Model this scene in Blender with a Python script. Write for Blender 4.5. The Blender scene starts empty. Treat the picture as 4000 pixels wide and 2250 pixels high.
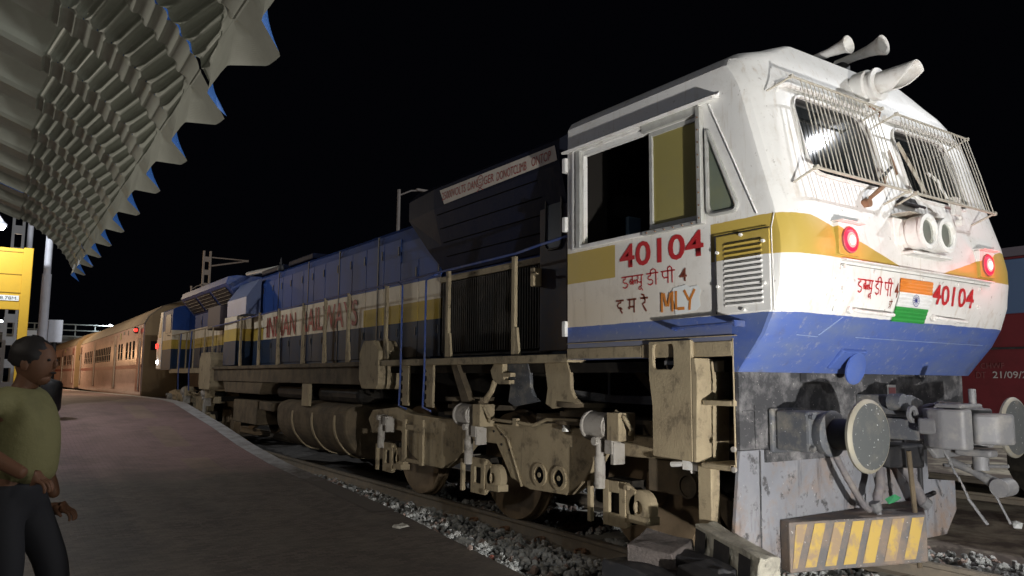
import bpy, bmesh, math, random
from mathutils import Vector, Matrix, Euler
random.seed(7)
PI = math.pi
S = bpy.context.scene
COL = S.collection

# ------------------------------------------------------------------ camera
cam_d = bpy.data.cameras.new('camera'); cam = bpy.data.objects.new('camera', cam_d); COL.objects.link(cam)
S.camera = cam
yaw, pit, rol = math.radians(34.1635), math.radians(6.675), math.radians(0.488)
fw = Vector((math.sin(yaw)*math.cos(pit), math.cos(yaw)*math.cos(pit), math.sin(pit)))
rt = Vector((math.cos(yaw), -math.sin(yaw), 0)); up = rt.cross(fw)
r2 = math.cos(rol)*rt + math.sin(rol)*up; u2 = -math.sin(rol)*rt + math.cos(rol)*up
M = Matrix((( r2.x, u2.x, -fw.x, -5.5739), (r2.y, u2.y, -fw.y, -3.4125), (r2.z, u2.z, -fw.z, 1.4431), (0,0,0,1)))
cam.matrix_world = M
cam_d.sensor_width = 36; cam_d.lens = 36*1948.2/2576.0
cam_d.clip_start = 0.05; cam_d.clip_end = 2000

# ------------------------------------------------------------------ world and lights
W = bpy.data.worlds.new('World'); S.world = W; W.use_nodes = True
bg = W.node_tree.nodes['Background']; bg.inputs[0].default_value = (0.10, 0.11, 0.18, 1); bg.inputs[1].default_value = 0.008
S.view_settings.view_transform = 'Standard'; S.view_settings.look = 'None'; S.view_settings.exposure = 0.0; S.view_settings.gamma = 1.0
def lamp(name, typ, loc, energy, color, size=0.05, target=None, angle=None, blend=0.3):
    d = bpy.data.lights.new(name, typ); d.energy = energy; d.color = color
    if typ == 'AREA': d.size = size
    else: d.shadow_soft_size = size
    o = bpy.data.objects.new(name, d); COL.objects.link(o); o.location = loc
    if target is not None:
        o.rotation_euler = (Vector(target)-Vector(loc)).to_track_quat('-Z', 'Y').to_euler()
    if angle: d.spot_size = math.radians(angle); d.spot_blend = blend
    return o
# a work lamp standing low in front of the engine is what lights its nose in the photograph
lamp('work_lamp_beam', 'SPOT', (-3.15, -4.1, 0.50), 1100, (1.0, 0.98, 0.955), 0.04, (0.3, 0.0, 2.15), 88, 0.40)
lamp('work_lamp_spill', 'POINT', (-3.15, -4.1, 0.62), 150, (1.0, 0.98, 0.90), 0.06)
lamp('platform_end_lamp', 'POINT', (-1.3, -13.0, 5.6), 900, (1.0, 0.985, 0.96), 0.12)
lamp('canopy_fill_light', 'POINT', (-4.6, -7.0, 1.9), 110, (0.93, 1.0, 0.92), 0.15)  # unseen fill light, added to brighten the canopy underside
for i_, (x_, y_, w_) in enumerate(((-9.0,33.0,240),(-8.6,43.0,300),(-8.2,56.0,360))): lamp('stall_lamp', 'POINT', (x_, y_, 2.9), w_, (1.0, 0.55, 0.26), 0.12)
lamp('yard_mast_lamp', 'POINT', (13.07, -5.85, 12.07), 6000, (0.95, 0.97, 1.0), 0.13)
lamp('platform_lamp_light', 'POINT', (-5.75, 12.6, 4.35), 260, (0.93, 0.96, 1.0), 0.10)
lamp('platform_lamp_far', 'POINT', (-5.2, 26.0, 5.2), 620, (1.0, 0.80, 0.58), 0.15)
lamp('platform_lamp_farther', 'POINT', (-4.6, 42.0, 5.2), 1200, (1.0, 0.74, 0.48), 0.15)
lamp('platform_lamp_hall', 'POINT', (-10.5, 1.0, 4.6), 300, (1.0, 0.90, 0.78), 0.4)

# ------------------------------------------------------------------ materials
def nodes(name):
    m = bpy.data.materials.new(name); m.use_nodes = True
    nt = m.node_tree; b = nt.nodes['Principled BSDF']; return m, nt, b
def N(nt, t, **kw):
    n = nt.nodes.new(t)
    for k, v in kw.items(): setattr(n, k, v)
    return n
def math_n(nt, op, a, b=None, c=None):
    n = N(nt, 'ShaderNodeMath', operation=op)
    for i, v in enumerate((a, b, c)):
        if v is None: continue
        if isinstance(v, (int, float)): n.inputs[i].default_value = v
        else: nt.links.new(v, n.inputs[i])
    return n.outputs[0]
def mixc(nt, fac, a, b):
    n = N(nt, 'ShaderNodeMix', data_type='RGBA')
    if isinstance(fac, (int, float)): n.inputs[0].default_value = fac
    else: nt.links.new(fac, n.inputs[0])
    for i, v in ((6, a), (7, b)):
        if isinstance(v, tuple): n.inputs[i].default_value = (*v[:3], 1)
        else: nt.links.new(v, n.inputs[i])
    return n.outputs[2]
def noise(nt, scale, detail=5, rough=0.6, vec=None, stretch=None):
    t = N(nt, 'ShaderNodeTexNoise'); t.inputs['Scale'].default_value = scale; t.inputs['Detail'].default_value = detail; t.inputs['Roughness'].default_value = rough
    g = vec
    if g is None: g = N(nt, 'ShaderNodeNewGeometry').outputs['Position']
    if stretch:
        mp = N(nt, 'ShaderNodeMapping'); mp.inputs['Scale'].default_value = stretch; nt.links.new(g, mp.inputs[0]); g = mp.outputs[0]
    nt.links.new(g, t.inputs['Vector'])
    return t.outputs['Fac']
def ramp(nt, fac, lo, hi):
    n = N(nt, 'ShaderNodeMapRange'); n.inputs[1].default_value = lo; n.inputs[2].default_value = hi
    nt.links.new(fac, n.inputs[0]); return n.outputs[0]
def add_bump(nt, b, fac, dist=0.004, strength=0.6):
    n = N(nt, 'ShaderNodeBump'); n.inputs['Strength'].default_value = strength; n.inputs['Distance'].default_value = dist
    nt.links.new(fac, n.inputs['Height']); nt.links.new(n.outputs[0], b.inputs['Normal'])
def grime(nt, col, dirt, lo=0.5, hi=0.75, scale=3.0, amt=1.0, stretch=None):
    f = noise(nt, scale, 8, 0.68, stretch=stretch)
    f = ramp(nt, f, lo, hi)
    if amt != 1.0: f = math_n(nt, 'MULTIPLY', f, amt)
    return mixc(nt, f, col, dirt)
def mat(name, col, rough=0.6, metal=0.0, dirt=None, lo=0.48, hi=0.75, scale=4.0, amt=0.8, speck=None, bump=0.0, bscale=60, stretch=None, spec=0.22):
    m, nt, b = nodes(name)
    c = tuple(col)
    if dirt is not None: c = grime(nt, c, dirt, lo, hi, scale, amt, stretch)
    if speck is not None:
        f = noise(nt, 42, 3, 0.6); f = ramp(nt, f, 0.66, 0.72); c = mixc(nt, f, c, speck)
    if isinstance(c, tuple): b.inputs['Base Color'].default_value = (*c, 1)
    else: nt.links.new(c, b.inputs['Base Color'])
    b.inputs['Roughness'].default_value = rough; b.inputs['Metallic'].default_value = metal; b.inputs['Specular IOR Level'].default_value = spec
    if bump: add_bump(nt, b, noise(nt, bscale, 6, 0.6), bump)
    return m
def emit(name, col, strength, base=(0.1,0.1,0.1)):
    m, nt, b = nodes(name); b.inputs['Base Color'].default_value = (*base, 1)
    b.inputs['Emission Color'].default_value = (*col, 1); b.inputs['Emission Strength'].default_value = strength; return m

def step(nt, v, t):   # 1 when v > t
    return math_n(nt, 'GREATER_THAN', v, t)
def AND(nt, a, b): return math_n(nt, 'MULTIPLY', a, b)
def NOT(nt, a): return math_n(nt, 'SUBTRACT', 1.0, a)

WHITE = (0.76, 0.75, 0.72); YEL = (0.47, 0.34, 0.075); BLUE = (0.075, 0.125, 0.37); RED = (0.48, 0.025, 0.03)
DUST = (0.40, 0.31, 0.19)
def cab_material():
    m, nt, b = nodes('cab_paint')
    sep = N(nt, 'ShaderNodeSeparateXYZ'); pos = N(nt, 'ShaderNodeNewGeometry').outputs['Position']; nt.links.new(pos, sep.inputs[0])
    x, y, z = sep.outputs
    wob = math_n(nt, 'MULTIPLY', math_n(nt, 'SUBTRACT', noise(nt, 9, 2), 0.5), 0.012)
    z = math_n(nt, 'ADD', z, wob)
    ax = math_n(nt, 'ABSOLUTE', x)
    # cream lower side, white elsewhere
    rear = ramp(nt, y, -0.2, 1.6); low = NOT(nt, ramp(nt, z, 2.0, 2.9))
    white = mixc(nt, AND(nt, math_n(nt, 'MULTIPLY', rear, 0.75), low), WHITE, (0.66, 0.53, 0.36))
    # rust and scuffs
    f = ramp(nt, noise(nt, 2.4, 12, 0.78), 0.52, 0.80); white = mixc(nt, math_n(nt, 'MULTIPLY', f, 0.6), white, (0.42, 0.36, 0.28))
    f = ramp(nt, noise(nt, 24, 4, 0.62), 0.64, 0.72); white = mixc(nt, math_n(nt, 'MULTIPLY', f, 0.7), white, (0.32, 0.29, 0.25))
    f = ramp(nt, noise(nt, 5, 6, 0.65, stretch=(3.5, 3.5, 0.35)), 0.56, 0.76); white = mixc(nt, math_n(nt, 'MULTIPLY', f, 0.6), white, (0.45, 0.36, 0.25))
    yel = mixc(nt, math_n(nt, 'MULTIPLY', ramp(nt, noise(nt, 6, 6, 0.7), 0.55, 0.75), 0.5), YEL, (0.60, 0.44, 0.14))
    ylim = math_n(nt, 'MINIMUM', 2.505, math_n(nt, 'ADD', 2.246, math_n(nt, 'MULTIPLY', math_n(nt, 'SUBTRACT', ax, 0.28), 0.262)))
    my = AND(nt, step(nt, z, 2.243), math_n(nt, 'LESS_THAN', z, ylim))
    mid = AND(nt, AND(nt, step(nt, y, 0.163), math_n(nt, 'LESS_THAN', y, 1.142)), step(nt, ax, 1.3))
    my = AND(nt, my, NOT(nt, mid))
    c = mixc(nt, my, white, yel)
    blue = grime(nt, BLUE, (0.13, 0.17, 0.30), 0.40, 0.70, 3.6, 0.9, (0.6, 0.6, 1.8))
    blue = grime(nt, blue, (0.36, 0.36, 0.37), 0.58, 0.70, 18, 0.55); blue = grime(nt, blue, (0.10, 0.09, 0.09), 0.58, 0.72, 5, 0.5)
    # dust collects low on the side sill
    sd = AND(nt, NOT(nt, ramp(nt, z, 1.70, 1.84)), step(nt, ax, 1.44)); sd = AND(nt, sd, step(nt, y, 0.0))
    blue = mixc(nt, math_n(nt, 'MULTIPLY', sd, 0.75), blue, (0.20, 0.19, 0.17))
    mb = math_n(nt, 'LESS_THAN', z, 1.877)
    c = mixc(nt, mb, c, blue)
    nt.links.new(c, b.inputs['Base Color']); b.inputs['Roughness'].default_value = 0.42
    b.inputs['Specular IOR Level'].default_value = 0.4
    add_bump(nt, b, noise(nt, 3.5, 3, 0.5), 0.02, 0.25)
    return m
def hood_material():
    m, nt, b = nodes('hood_paint')
    sep = N(nt, 'ShaderNodeSeparateXYZ'); pos = N(nt, 'ShaderNodeNewGeometry').outputs['Position']; nt.links.new(pos, sep.inputs[0])
    x, y, z = sep.outputs
    bu = grime(nt, (0.021, 0.060, 0.235), (0.030, 0.048, 0.10), 0.45, 0.8, 2.0, 0.7, (1, 1, 0.4))
    bl = grime(nt, (0.018, 0.036, 0.075), (0.050, 0.050, 0.045), 0.42, 0.75, 3.0, 0.8)
    wh = grime(nt, (0.72, 0.63, 0.48), (0.36, 0.28, 0.18), 0.50, 0.8, 4.0, 0.7, (1, 1, 0.4))
    ye = grime(nt, (0.47, 0.33, 0.06), (0.30, 0.22, 0.09), 0.45, 0.8, 4.0, 0.7)
    c = mixc(nt, step(nt, z, 2.655), wh, bu)
    textzone = AND(nt, step(nt, y, 7.02), math_n(nt, 'LESS_THAN', y, 11.85))
    my = AND(nt, math_n(nt, 'LESS_THAN', z, 2.40), NOT(nt, textzone)); c = mixc(nt, my, c, ye)
    c = mixc(nt, math_n(nt, 'LESS_THAN', z, 2.155), c, bl)
    nt.links.new(c, b.inputs['Base Color']); b.inputs['Roughness'].default_value = 0.62; b.inputs['Specular IOR Level'].default_value = 0.12
    return m
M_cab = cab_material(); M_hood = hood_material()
M_white = mat('white_paint', WHITE, 0.5, dirt=(0.42, 0.36, 0.28), scale=9, amt=0.6)
M_grey_al = mat('window_frame_grey', (0.48, 0.48, 0.45), 0.5, 0.3, dirt=(0.25, 0.22, 0.18), scale=14, amt=0.5)
M_cream = mat('cream_bars', (0.46, 0.43, 0.36), 0.5, dirt=(0.33, 0.25, 0.17), scale=18, amt=0.7)
M_tan = mat('dusty_tan', (0.35, 0.29, 0.19), 0.85, dirt=(0.21, 0.17, 0.115), lo=0.4, hi=0.75, scale=3.5, amt=0.8, bump=0.004)
def tan_material(name, base, dirt):
    m, nt, b = nodes(name)
    c = grime(nt, base, dirt, 0.40, 0.72, 3.2, 0.75)
    c = grime(nt, c, (0.055, 0.045, 0.035), 0.54, 0.72, 6.5, 0.85)
    c = grime(nt, c, (0.50, 0.45, 0.36), 0.68, 0.76, 30, 0.4)
    f = ramp(nt, noise(nt, 4, 5, 0.6, stretch=(4, 4, 0.5)), 0.58, 0.78)
    c = mixc(nt, math_n(nt, 'MULTIPLY', f, 0.6), c, (0.09, 0.075, 0.055))
    nt.links.new(c, b.inputs['Base Color']); b.inputs['Roughness'].default_value = 0.8; b.inputs['Specular IOR Level'].default_value = 0.15
    add_bump(nt, b, noise(nt, 45, 6, 0.65), 0.006, 0.7); return m
M_tan = tan_material('dusty_tan', (0.36, 0.295, 0.19), (0.24, 0.19, 0.125))
M_tangrey = tan_material('dusty_grey', (0.38, 0.355, 0.32), (0.25, 0.225, 0.19))
M_tan2 = mat('dusty_tan_dark', (0.14, 0.108, 0.07), 0.9, dirt=(0.05, 0.042, 0.032), lo=0.4, hi=0.7, scale=4, amt=0.9, bump=0.004)
M_grease = mat('greasy_black', (0.018, 0.016, 0.014), 0.6, dirt=(0.07, 0.06, 0.045), scale=5, amt=0.6, spec=0.1)
M_black = mat('black_metal', (0.022, 0.022, 0.024), 0.55, dirt=(0.07, 0.065, 0.06), scale=8, amt=0.6)
M_plate = mat('front_plate', (0.055, 0.055, 0.058), 0.7, dirt=(0.26, 0.25, 0.25), lo=0.46, hi=0.66, scale=5, amt=0.75, speck=(0.45, 0.42, 0.40), bump=0.003)
M_plate_low = mat('front_plate_lower', (0.20, 0.205, 0.225), 0.7, dirt=(0.22, 0.165, 0.125), lo=0.50, hi=0.62, scale=2.3, amt=0.8, speck=(0.05, 0.045, 0.045), bump=0.003)
def plate_material(name, base):
    m, nt, b = nodes(name)
    c = grime(nt, base, (0.30, 0.29, 0.29), 0.42, 0.75, 2.0, 0.6)
    c = grime(nt, c, (0.24, 0.165, 0.115), 0.50, 0.64, 1.7, 0.8)
    c = grime(nt, c, (0.035, 0.033, 0.033), 0.55, 0.63, 8.0, 0.8)
    c = grime(nt, c, (0.48, 0.46, 0.45), 0.66, 0.70, 30, 0.8)
    c = grime(nt, c, (0.04, 0.035, 0.035), 0.56, 0.72, 3.0, 0.7, (3.0, 3.0, 0.5))
    nt.links.new(c, b.inputs['Base Color']); b.inputs['Roughness'].default_value = 0.7; b.inputs['Specular IOR Level'].default_value = 0.3
    add_bump(nt, b, noise(nt, 40, 6, 0.65), 0.006, 0.6); return m
M_plate_low = plate_material('worn_front_plate', (0.20, 0.205, 0.225))
M_buffer = mat('buffer_grey', (0.095, 0.10, 0.11), 0.6, 0.2, dirt=(0.36, 0.32, 0.25), lo=0.48, hi=0.8, scale=6, amt=0.7, speck=(0.5, 0.5, 0.52))
M_disc = mat('buffer_disc', (0.085, 0.09, 0.09), 0.55, 0.2, dirt=(0.26, 0.23, 0.18), lo=0.5, hi=0.8, scale=5, amt=0.5, speck=(0.6, 0.6, 0.6))
M_discrim = mat('buffer_rim', (0.25, 0.23, 0.18), 0.6, 0.2, dirt=(0.2, 0.2, 0.2), scale=9)
M_coupler = mat('cast_steel', (0.15, 0.15, 0.155), 0.6, 0.25, dirt=(0.30, 0.28, 0.25), scale=9, amt=0.6, bump=0.003)
M_rust = mat('rusty_steel', (0.26, 0.15, 0.09), 0.8, 0.1, dirt=(0.42, 0.32, 0.24), scale=12, amt=0.6)
M_hose = mat('rubber_hose', (0.13, 0.12, 0.125), 0.7, dirt=(0.24, 0.21, 0.18), scale=8)
M_bluepaint = mat('blue_paint', (0.04, 0.07, 0.22), 0.5, dirt=(0.2, 0.2, 0.2), scale=8, amt=0.6)
M_noseblue = mat('nose_blue', BLUE, 0.5, dirt=(0.13,0.17,0.30), scale=8, amt=0.6)
M_hole = mat('hole_black', (0.006,0.006,0.006), 0.9, spec=0.02)
M_red = mat('red_lettering', RED, 0.5, dirt=(0.30, 0.10, 0.09), lo=0.55, hi=0.8, scale=10, amt=0.4)
M_redbrown = mat('brown_lettering', (0.20, 0.05, 0.03), 0.6)
M_redold = mat('faded_red_lettering', (0.33, 0.05, 0.04), 0.6, dirt=(0.36, 0.28, 0.2), lo=0.5, hi=0.8, scale=9, amt=0.6)
M_orange = mat('orange_lettering', (0.62, 0.22, 0.04), 0.5)
M_patch = mat('fresh_white_patch', (0.80, 0.82, 0.80), 0.5)
M_flago = mat('saffron', (0.70, 0.22, 0.035), 0.6, dirt=(0.45, 0.30, 0.15), scale=14, amt=0.35)
M_flagw = mat('flag_white', (0.75, 0.75, 0.74), 0.6, dirt=(0.5, 0.45, 0.4), scale=14, amt=0.4)
M_flagg = mat('flag_green', (0.03, 0.26, 0.05), 0.6, dirt=(0.1, 0.3, 0.1), scale=14, amt=0.35)
M_navy = mat('navy', (0.03, 0.04, 0.22), 0.6)
M_glass, _nt, _b = nodes('dark_glass'); _b.inputs['Base Color'].default_value = (0.02, 0.023, 0.024, 1); _b.inputs['Roughness'].default_value = 0.035; _b.inputs['Alpha'].default_value = 0.86
M_ycurtain = mat('olive_screen', (0.29, 0.25, 0.085), 0.45, dirt=(0.22, 0.20, 0.10), scale=2, amt=0.6)
M_greenglass = mat('greenish_pane', (0.17, 0.20, 0.16), 0.25, dirt=(0.26, 0.26, 0.12), lo=0.35, hi=0.7, scale=2.2, amt=0.6)
M_inside = mat('cab_interior', (0.014, 0.012, 0.010), 0.7)
M_inside2 = mat('cab_interior_door', (0.006, 0.007, 0.007), 0.5)
M_lens, _nt, _b = nodes('lamp_lens'); _b.inputs['Base Color'].default_value = (0.40, 0.42, 0.36, 1); _b.inputs['Roughness'].default_value = 0.1; _b.inputs['Metallic'].default_value = 0.6
M_redglow = emit('red_lamp_lens', (1.0, 0.02, 0.06), 1.5, (0.5, 0.0, 0.02))
M_redcore = emit('red_lamp_core', (1.0, 0.62, 0.42), 5.0)
M_redmid = emit('red_lamp_middle', (1.0, 0.16, 0.14), 3.0)
M_bezel = mat('red_lamp_bezel', (0.34, 0.10, 0.10), 0.5)
M_lampwhite = emit('lit_lamp', (0.85, 0.92, 1.0), 40.0)
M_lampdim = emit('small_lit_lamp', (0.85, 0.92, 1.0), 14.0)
M_lampwarm = emit('warm_lit_lamp', (1.0, 0.55, 0.2), 9.0)
M_lampred = emit('red_signal_glow', (1.0, 0.03, 0.02), 3.0)

SPLIT = {'sash_rail','plate_weld','window_post','foot_step','panel_joint','hood_seam','weld_seam','hatch_gap','rod_bolt','axle_box_bolt','traction_motor','bogie_transom','side_girder','nose_weld','coupler_knuckle','coupler_pin','board_seam','bridge_rail','cab_sill','tank_strap','frame_hole','damper_bracket','wiper_motor_bracket','vent','wagon_door','end_bracket','underframe','draft_box','lamp_bracket','cylinder_bracket','door_lamp','right_step','box_handle'}
# ------------------------------------------------------------------ mesh builder
class MB:
    def __init__(s): s.v = []; s.f = []
    def add(s, vs, fs):
        o = len(s.v); s.v += [tuple(v) for v in vs]; s.f += [tuple(i+o for i in f) for f in fs]; return s
    def box(s, a, b, rot=None):
        (x0,y0,z0),(x1,y1,z1) = a, b
        x0,x1 = min(x0,x1),max(x0,x1); y0,y1 = min(y0,y1),max(y0,y1); z0,z1 = min(z0,z1),max(z0,z1)
        v = [Vector(p) for p in ((x0,y0,z0),(x1,y0,z0),(x1,y1,z0),(x0,y1,z0),(x0,y0,z1),(x1,y0,z1),(x1,y1,z1),(x0,y1,z1))]
        if rot is not None:
            c = Vector(((x0+x1)/2,(y0+y1)/2,(z0+z1)/2)); R = Euler(rot).to_matrix(); v = [R@(p-c)+c for p in v]
        return s.add(v, [(3,2,1,0),(4,5,6,7),(0,1,5,4),(1,2,6,5),(2,3,7,6),(3,0,4,7)])
    def cyl(s, p0, p1, r0, r1=None, n=16, caps=True):
        if r1 is None: r1 = r0
        p0 = Vector(p0); p1 = Vector(p1); d = (p1-p0).normalized()
        a = d.orthogonal().normalized(); b = d.cross(a)
        vs = []
        for p, r in ((p0,r0),(p1,r1)):
            for i in range(n):
                t = 2*PI*i/n; vs.append(p + r*(math.cos(t)*a+math.sin(t)*b))
        fs = [(i, (i+1)%n, n+(i+1)%n, n+i) for i in range(n)]
        if caps: fs += [tuple(range(n-1,-1,-1)), tuple(range(n, 2*n))]
        return s.add(vs, fs)
    def lathe(s, p0, d, prof, n=24, caps=True):   # prof [(distance along d, radius)]
        p0 = Vector(p0); d = Vector(d).normalized(); a = d.orthogonal().normalized(); b = d.cross(a)
        vs = []
        for t, r in prof:
            for i in range(n):
                q = 2*PI*i/n; vs.append(p0 + d*t + max(r,1e-4)*(math.cos(q)*a+math.sin(q)*b))
        fs = []
        for k in range(len(prof)-1):
            for i in range(n): fs.append((k*n+i, k*n+(i+1)%n, (k+1)*n+(i+1)%n, (k+1)*n+i))
        if caps: fs += [tuple(range(n-1,-1,-1)), tuple(range((len(prof)-1)*n, len(prof)*n))]
        return s.add(vs, fs)
    def tube(s, path, r, n=8):
        path = [Vector(p) for p in path]; vs = []; m = len(path)
        a = None
        for k, p in enumerate(path):
            d = (path[min(k+1,m-1)]-path[max(k-1,0)]).normalized()
            if a is None: a = d.orthogonal().normalized()
            a = (a - d*a.dot(d)).normalized(); b = d.cross(a)
            rr = r[k] if isinstance(r, (list,tuple)) else r
            for i in range(n):
                q = 2*PI*i/n; vs.append(p + rr*(math.cos(q)*a+math.sin(q)*b))
        fs = [(k*n+i, k*n+(i+1)%n, (k+1)*n+(i+1)%n, (k+1)*n+i) for k in range(m-1) for i in range(n)]
        fs += [tuple(range(n-1,-1,-1)), tuple(range((m-1)*n, m*n))]
        return s.add(vs, fs)
    def prism(s, poly, axis, a, b):    # poly in the two other axes
        def P(u, v, w): return {'x': (w,u,v), 'y': (u,w,v), 'z': (u,v,w)}[axis]
        n = len(poly); vs = [P(u,v,a) for u,v in poly]+[P(u,v,b) for u,v in poly]
        return s.add(vs, [(i,(i+1)%n,n+(i+1)%n,n+i) for i in range(n)]+[tuple(range(n-1,-1,-1)), tuple(range(n,2*n))])
    def quad(s, *p): return s.add(p, [tuple(range(len(p)))])
    def build(s, name, m, parent=None, bevel=0.0, smooth=False, fix=True, split=None):
        if split is None: split = name in SPLIT
        if split:
            par = list(range(len(s.v)))
            def find(a):
                while par[a] != a: par[a] = par[par[a]]; a = par[a]
                return a
            for f in s.f:
                for q in f[1:]: par[find(q)] = find(f[0])
            groups = {}
            for f in s.f: groups.setdefault(find(f[0]), []).append(f)
            if len(groups) > 1:
                first = None
                for fs in groups.values():
                    ids = sorted({i for f in fs for i in f}); mp = {i: k for k, i in enumerate(ids)}
                    mb_ = MB(); mb_.add([s.v[i] for i in ids], [tuple(mp[i] for i in f) for f in fs])
                    o = mb_.build(name, m, parent, bevel, smooth, fix, False); first = first or o
                return first
        me = bpy.data.meshes.new(name); me.from_pydata(s.v, [], s.f); me.materials.append(m)
        if fix:
            bm = bmesh.new(); bm.from_mesh(me); bmesh.ops.recalc_face_normals(bm, faces=bm.faces); bm.to_mesh(me); bm.free()
        o = bpy.data.objects.new(name, me); COL.objects.link(o)
        if parent is not None: attach(o, parent)
        if smooth:
            for p in me.polygons: p.use_smooth = True
            md = o.modifiers.new('edges', 'EDGE_SPLIT'); md.split_angle = math.radians(38)
        if bevel:
            md = o.modifiers.new('bevel', 'BEVEL'); md.width = bevel; md.segments = 2; md.limit_method = 'ANGLE'; md.angle_limit = math.radians(40)
        return o
def wloc(o):
    p = Vector(o.location)
    while o.parent: o = o.parent; p = p + Vector(o.location)
    return p
def attach(o, parent):        # geometry is written in world coordinates
    o.parent = parent; o.location = -wloc(parent)
def tag(o, label, cat, group=None, kind=None):
    o['label'] = label; o['category'] = cat
    if group: o['group'] = group
    if kind: o['kind'] = kind
    return o
def thing(name, label, cat, loc=(0,0,0), group=None):
    o = bpy.data.objects.new(name, None); COL.objects.link(o); o.location = loc; o.empty_display_size = 0.2
    return tag(o, label, cat, group)
def struct(o): o['kind'] = 'structure'; return o
def lerp(tab, z):
    for (a, va), (b, vb) in zip(tab, tab[1:]):
        if a <= z <= b: return va + (vb-va)*(z-a)/(b-a)
    return tab[0][1] if z < tab[0][0] else tab[-1][1]

# ------------------------------------------------------------------ writing helpers
def text_obj(name, body, m, parent, origin, ux, uz, height, width=None, off=(0,0,0), bold=0.0, squash=None):
    cu = bpy.data.curves.new('t', 'FONT'); cu.body = body; cu.size = 1.0; cu.offset = bold; cu.resolution_u = 3
    to = bpy.data.objects.new('t', cu); COL.objects.link(to)
    dg = bpy.context.evaluated_depsgraph_get(); dg.update()
    me = bpy.data.meshes.new_from_object(to.evaluated_get(dg)); bpy.data.objects.remove(to)
    xs = [v.co.x for v in me.vertices]; ys = [v.co.y for v in me.vertices]
    x0, x1, y0, y1 = min(xs), max(xs), min(ys), max(ys)
    sy = height/(y1-y0); sx = (width/(x1-x0)) if width else sy
    O = Vector(origin); ux = Vector(ux); uz = Vector(uz)
    for v in me.vertices:
        v.co = O + ux*((v.co.x-x0)*sx) + uz*((v.co.y-y0)*sy)
    if squash:
        for v in me.vertices: v.co.y = yf(v.co.z)-squash
    me.materials.append(m); o = bpy.data.objects.new(name, me); COL.objects.link(o)
    if parent is not None: attach(o, parent)
    return o
GL = {  # painted letters as strokes; headline at height 1
 'dda': (0.75, [[(0,1),(0.75,1)], [(0.42,1),(0.42,0.82),(0.2,0.74),(0.14,0.58),(0.3,0.46),(0.52,0.44),(0.66,0.3),(0.6,0.1),(0.38,0.0),(0.14,0.1)]]),
 'blyu': (1.5, [[(0,1),(1.5,1)], [(0.38,1),(0.38,0.75)], [(0.38,0.72),(0.2,0.72),(0.1,0.5),(0.2,0.3),(0.36,0.34),(0.4,0.5),(0.38,0.72)], [(0.14,0.62),(0.36,0.38)],
      [(0.46,0.25),(0.5,0.55),(0.62,0.62),(0.7,0.5),(0.66,0.3)], [(0.7,0.55),(0.84,0.64),(0.92,0.5),(0.9,0.3)],
      [(0.98,1),(1.0,0.75),(0.92,0.55),(1.05,0.38),(1.34,0.4)], [(1.34,1),(1.34,0.0)], [(1.34,0.02),(1.1,-0.06),(1.05,-0.22),(1.2,-0.3),(1.34,-0.12),(1.46,-0.36)]]),
 'dii': (1.15, [[(0,1),(1.15,1)], [(0.42,1),(0.42,0.82),(0.2,0.74),(0.14,0.58),(0.3,0.46),(0.52,0.44),(0.66,0.3),(0.6,0.1),(0.38,0.0),(0.14,0.1)], [(0.4,1),(0.45,1.28),(0.7,1.38),(0.92,1.22),(0.95,1.0),(0.95,0.0)]]),
 'pii': (1.3, [[(0,1),(1.3,1)], [(0.14,1),(0.14,0.62),(0.28,0.44),(0.6,0.46)], [(0.66,1),(0.66,0)], [(0.62,1),(0.66,1.28),(0.85,1.38),(1.02,1.22),(1.05,1.0),(1.05,0.0)]]),
 'da': (0.75, [[(0,1),(0.75,1)], [(0.48,1),(0.48,0.84),(0.24,0.8),(0.12,0.6),(0.22,0.42),(0.46,0.42),(0.6,0.3)], [(0.4,0.42),(0.46,0.2),(0.62,0.0)]]),
 'ma': (0.85, [[(0,1),(0.85,1)], [(0.2,1),(0.2,0.42),(0.08,0.42),(0.1,0.3),(0.22,0.3),(0.2,0.42),(0.66,0.42)], [(0.66,1),(0.66,0)]]),
 're': (0.7, [[(0,1),(0.7,1)], [(0.28,1),(0.46,0.86),(0.42,0.66),(0.18,0.56),(0.34,0.3),(0.56,0.0)], [(0.4,1.0),(0.34,1.22),(0.12,1.3)]]),
 'ho': (0.9, [[(0,1),(0.9,1)], [(0.3,1),(0.3,0.8),(0.12,0.7),(0.2,0.5),(0.45,0.5),(0.5,0.3),(0.3,0.18),(0.2,0.0)], [(0.7,1),(0.7,0.0)], [(0.7,1),(0.5,1.3)]]),
}
def strokes(mb, lines, O, ux, uz, sc, w):
    nrm = ux.cross(uz)
    for pl in lines:
        pts = [O + ux*(p[0]*sc) + uz*(p[1]*sc) for p in pl]
        L = []; Rr = []
        for k in range(len(pts)):
            d = (pts[min(k+1,len(pts)-1)]-pts[max(k-1,0)]).normalized(); n = nrm.cross(d)
            ext = 0
            q = pts[k] + (d*w*0.3 if k == len(pts)-1 else (-d*w*0.3 if k == 0 else Vector((0,0,0))))
            L.append(q+n*w/2); Rr.append(q-n*w/2)
        k = len(pts); vs = L+Rr
        mb.add(vs, [(i,i+1,k+i+1,k+i) for i in range(k-1)])
def hindi(name, seq, m, parent, origin, ux, uz, sc, w, gap=0.12, wide=1.0, snap=None):
    mb = MB(); O = Vector(origin); ux = Vector(ux); uz = Vector(uz); x = 0
    for g in seq:
        if isinstance(g, (int,float)): x += g; continue
        wd, ls = GL[g]; strokes(mb, [[(p[0]*wide, p[1]) for p in l] for l in ls], O+ux*(x*sc*wide), ux, uz, sc, w); x += wd+gap
    if snap: mb.v = [(v[0], yf(v[2])-snap, v[2]) for v in mb.v]
    return mb.build(name, m, parent, fix=False), x*sc

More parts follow.
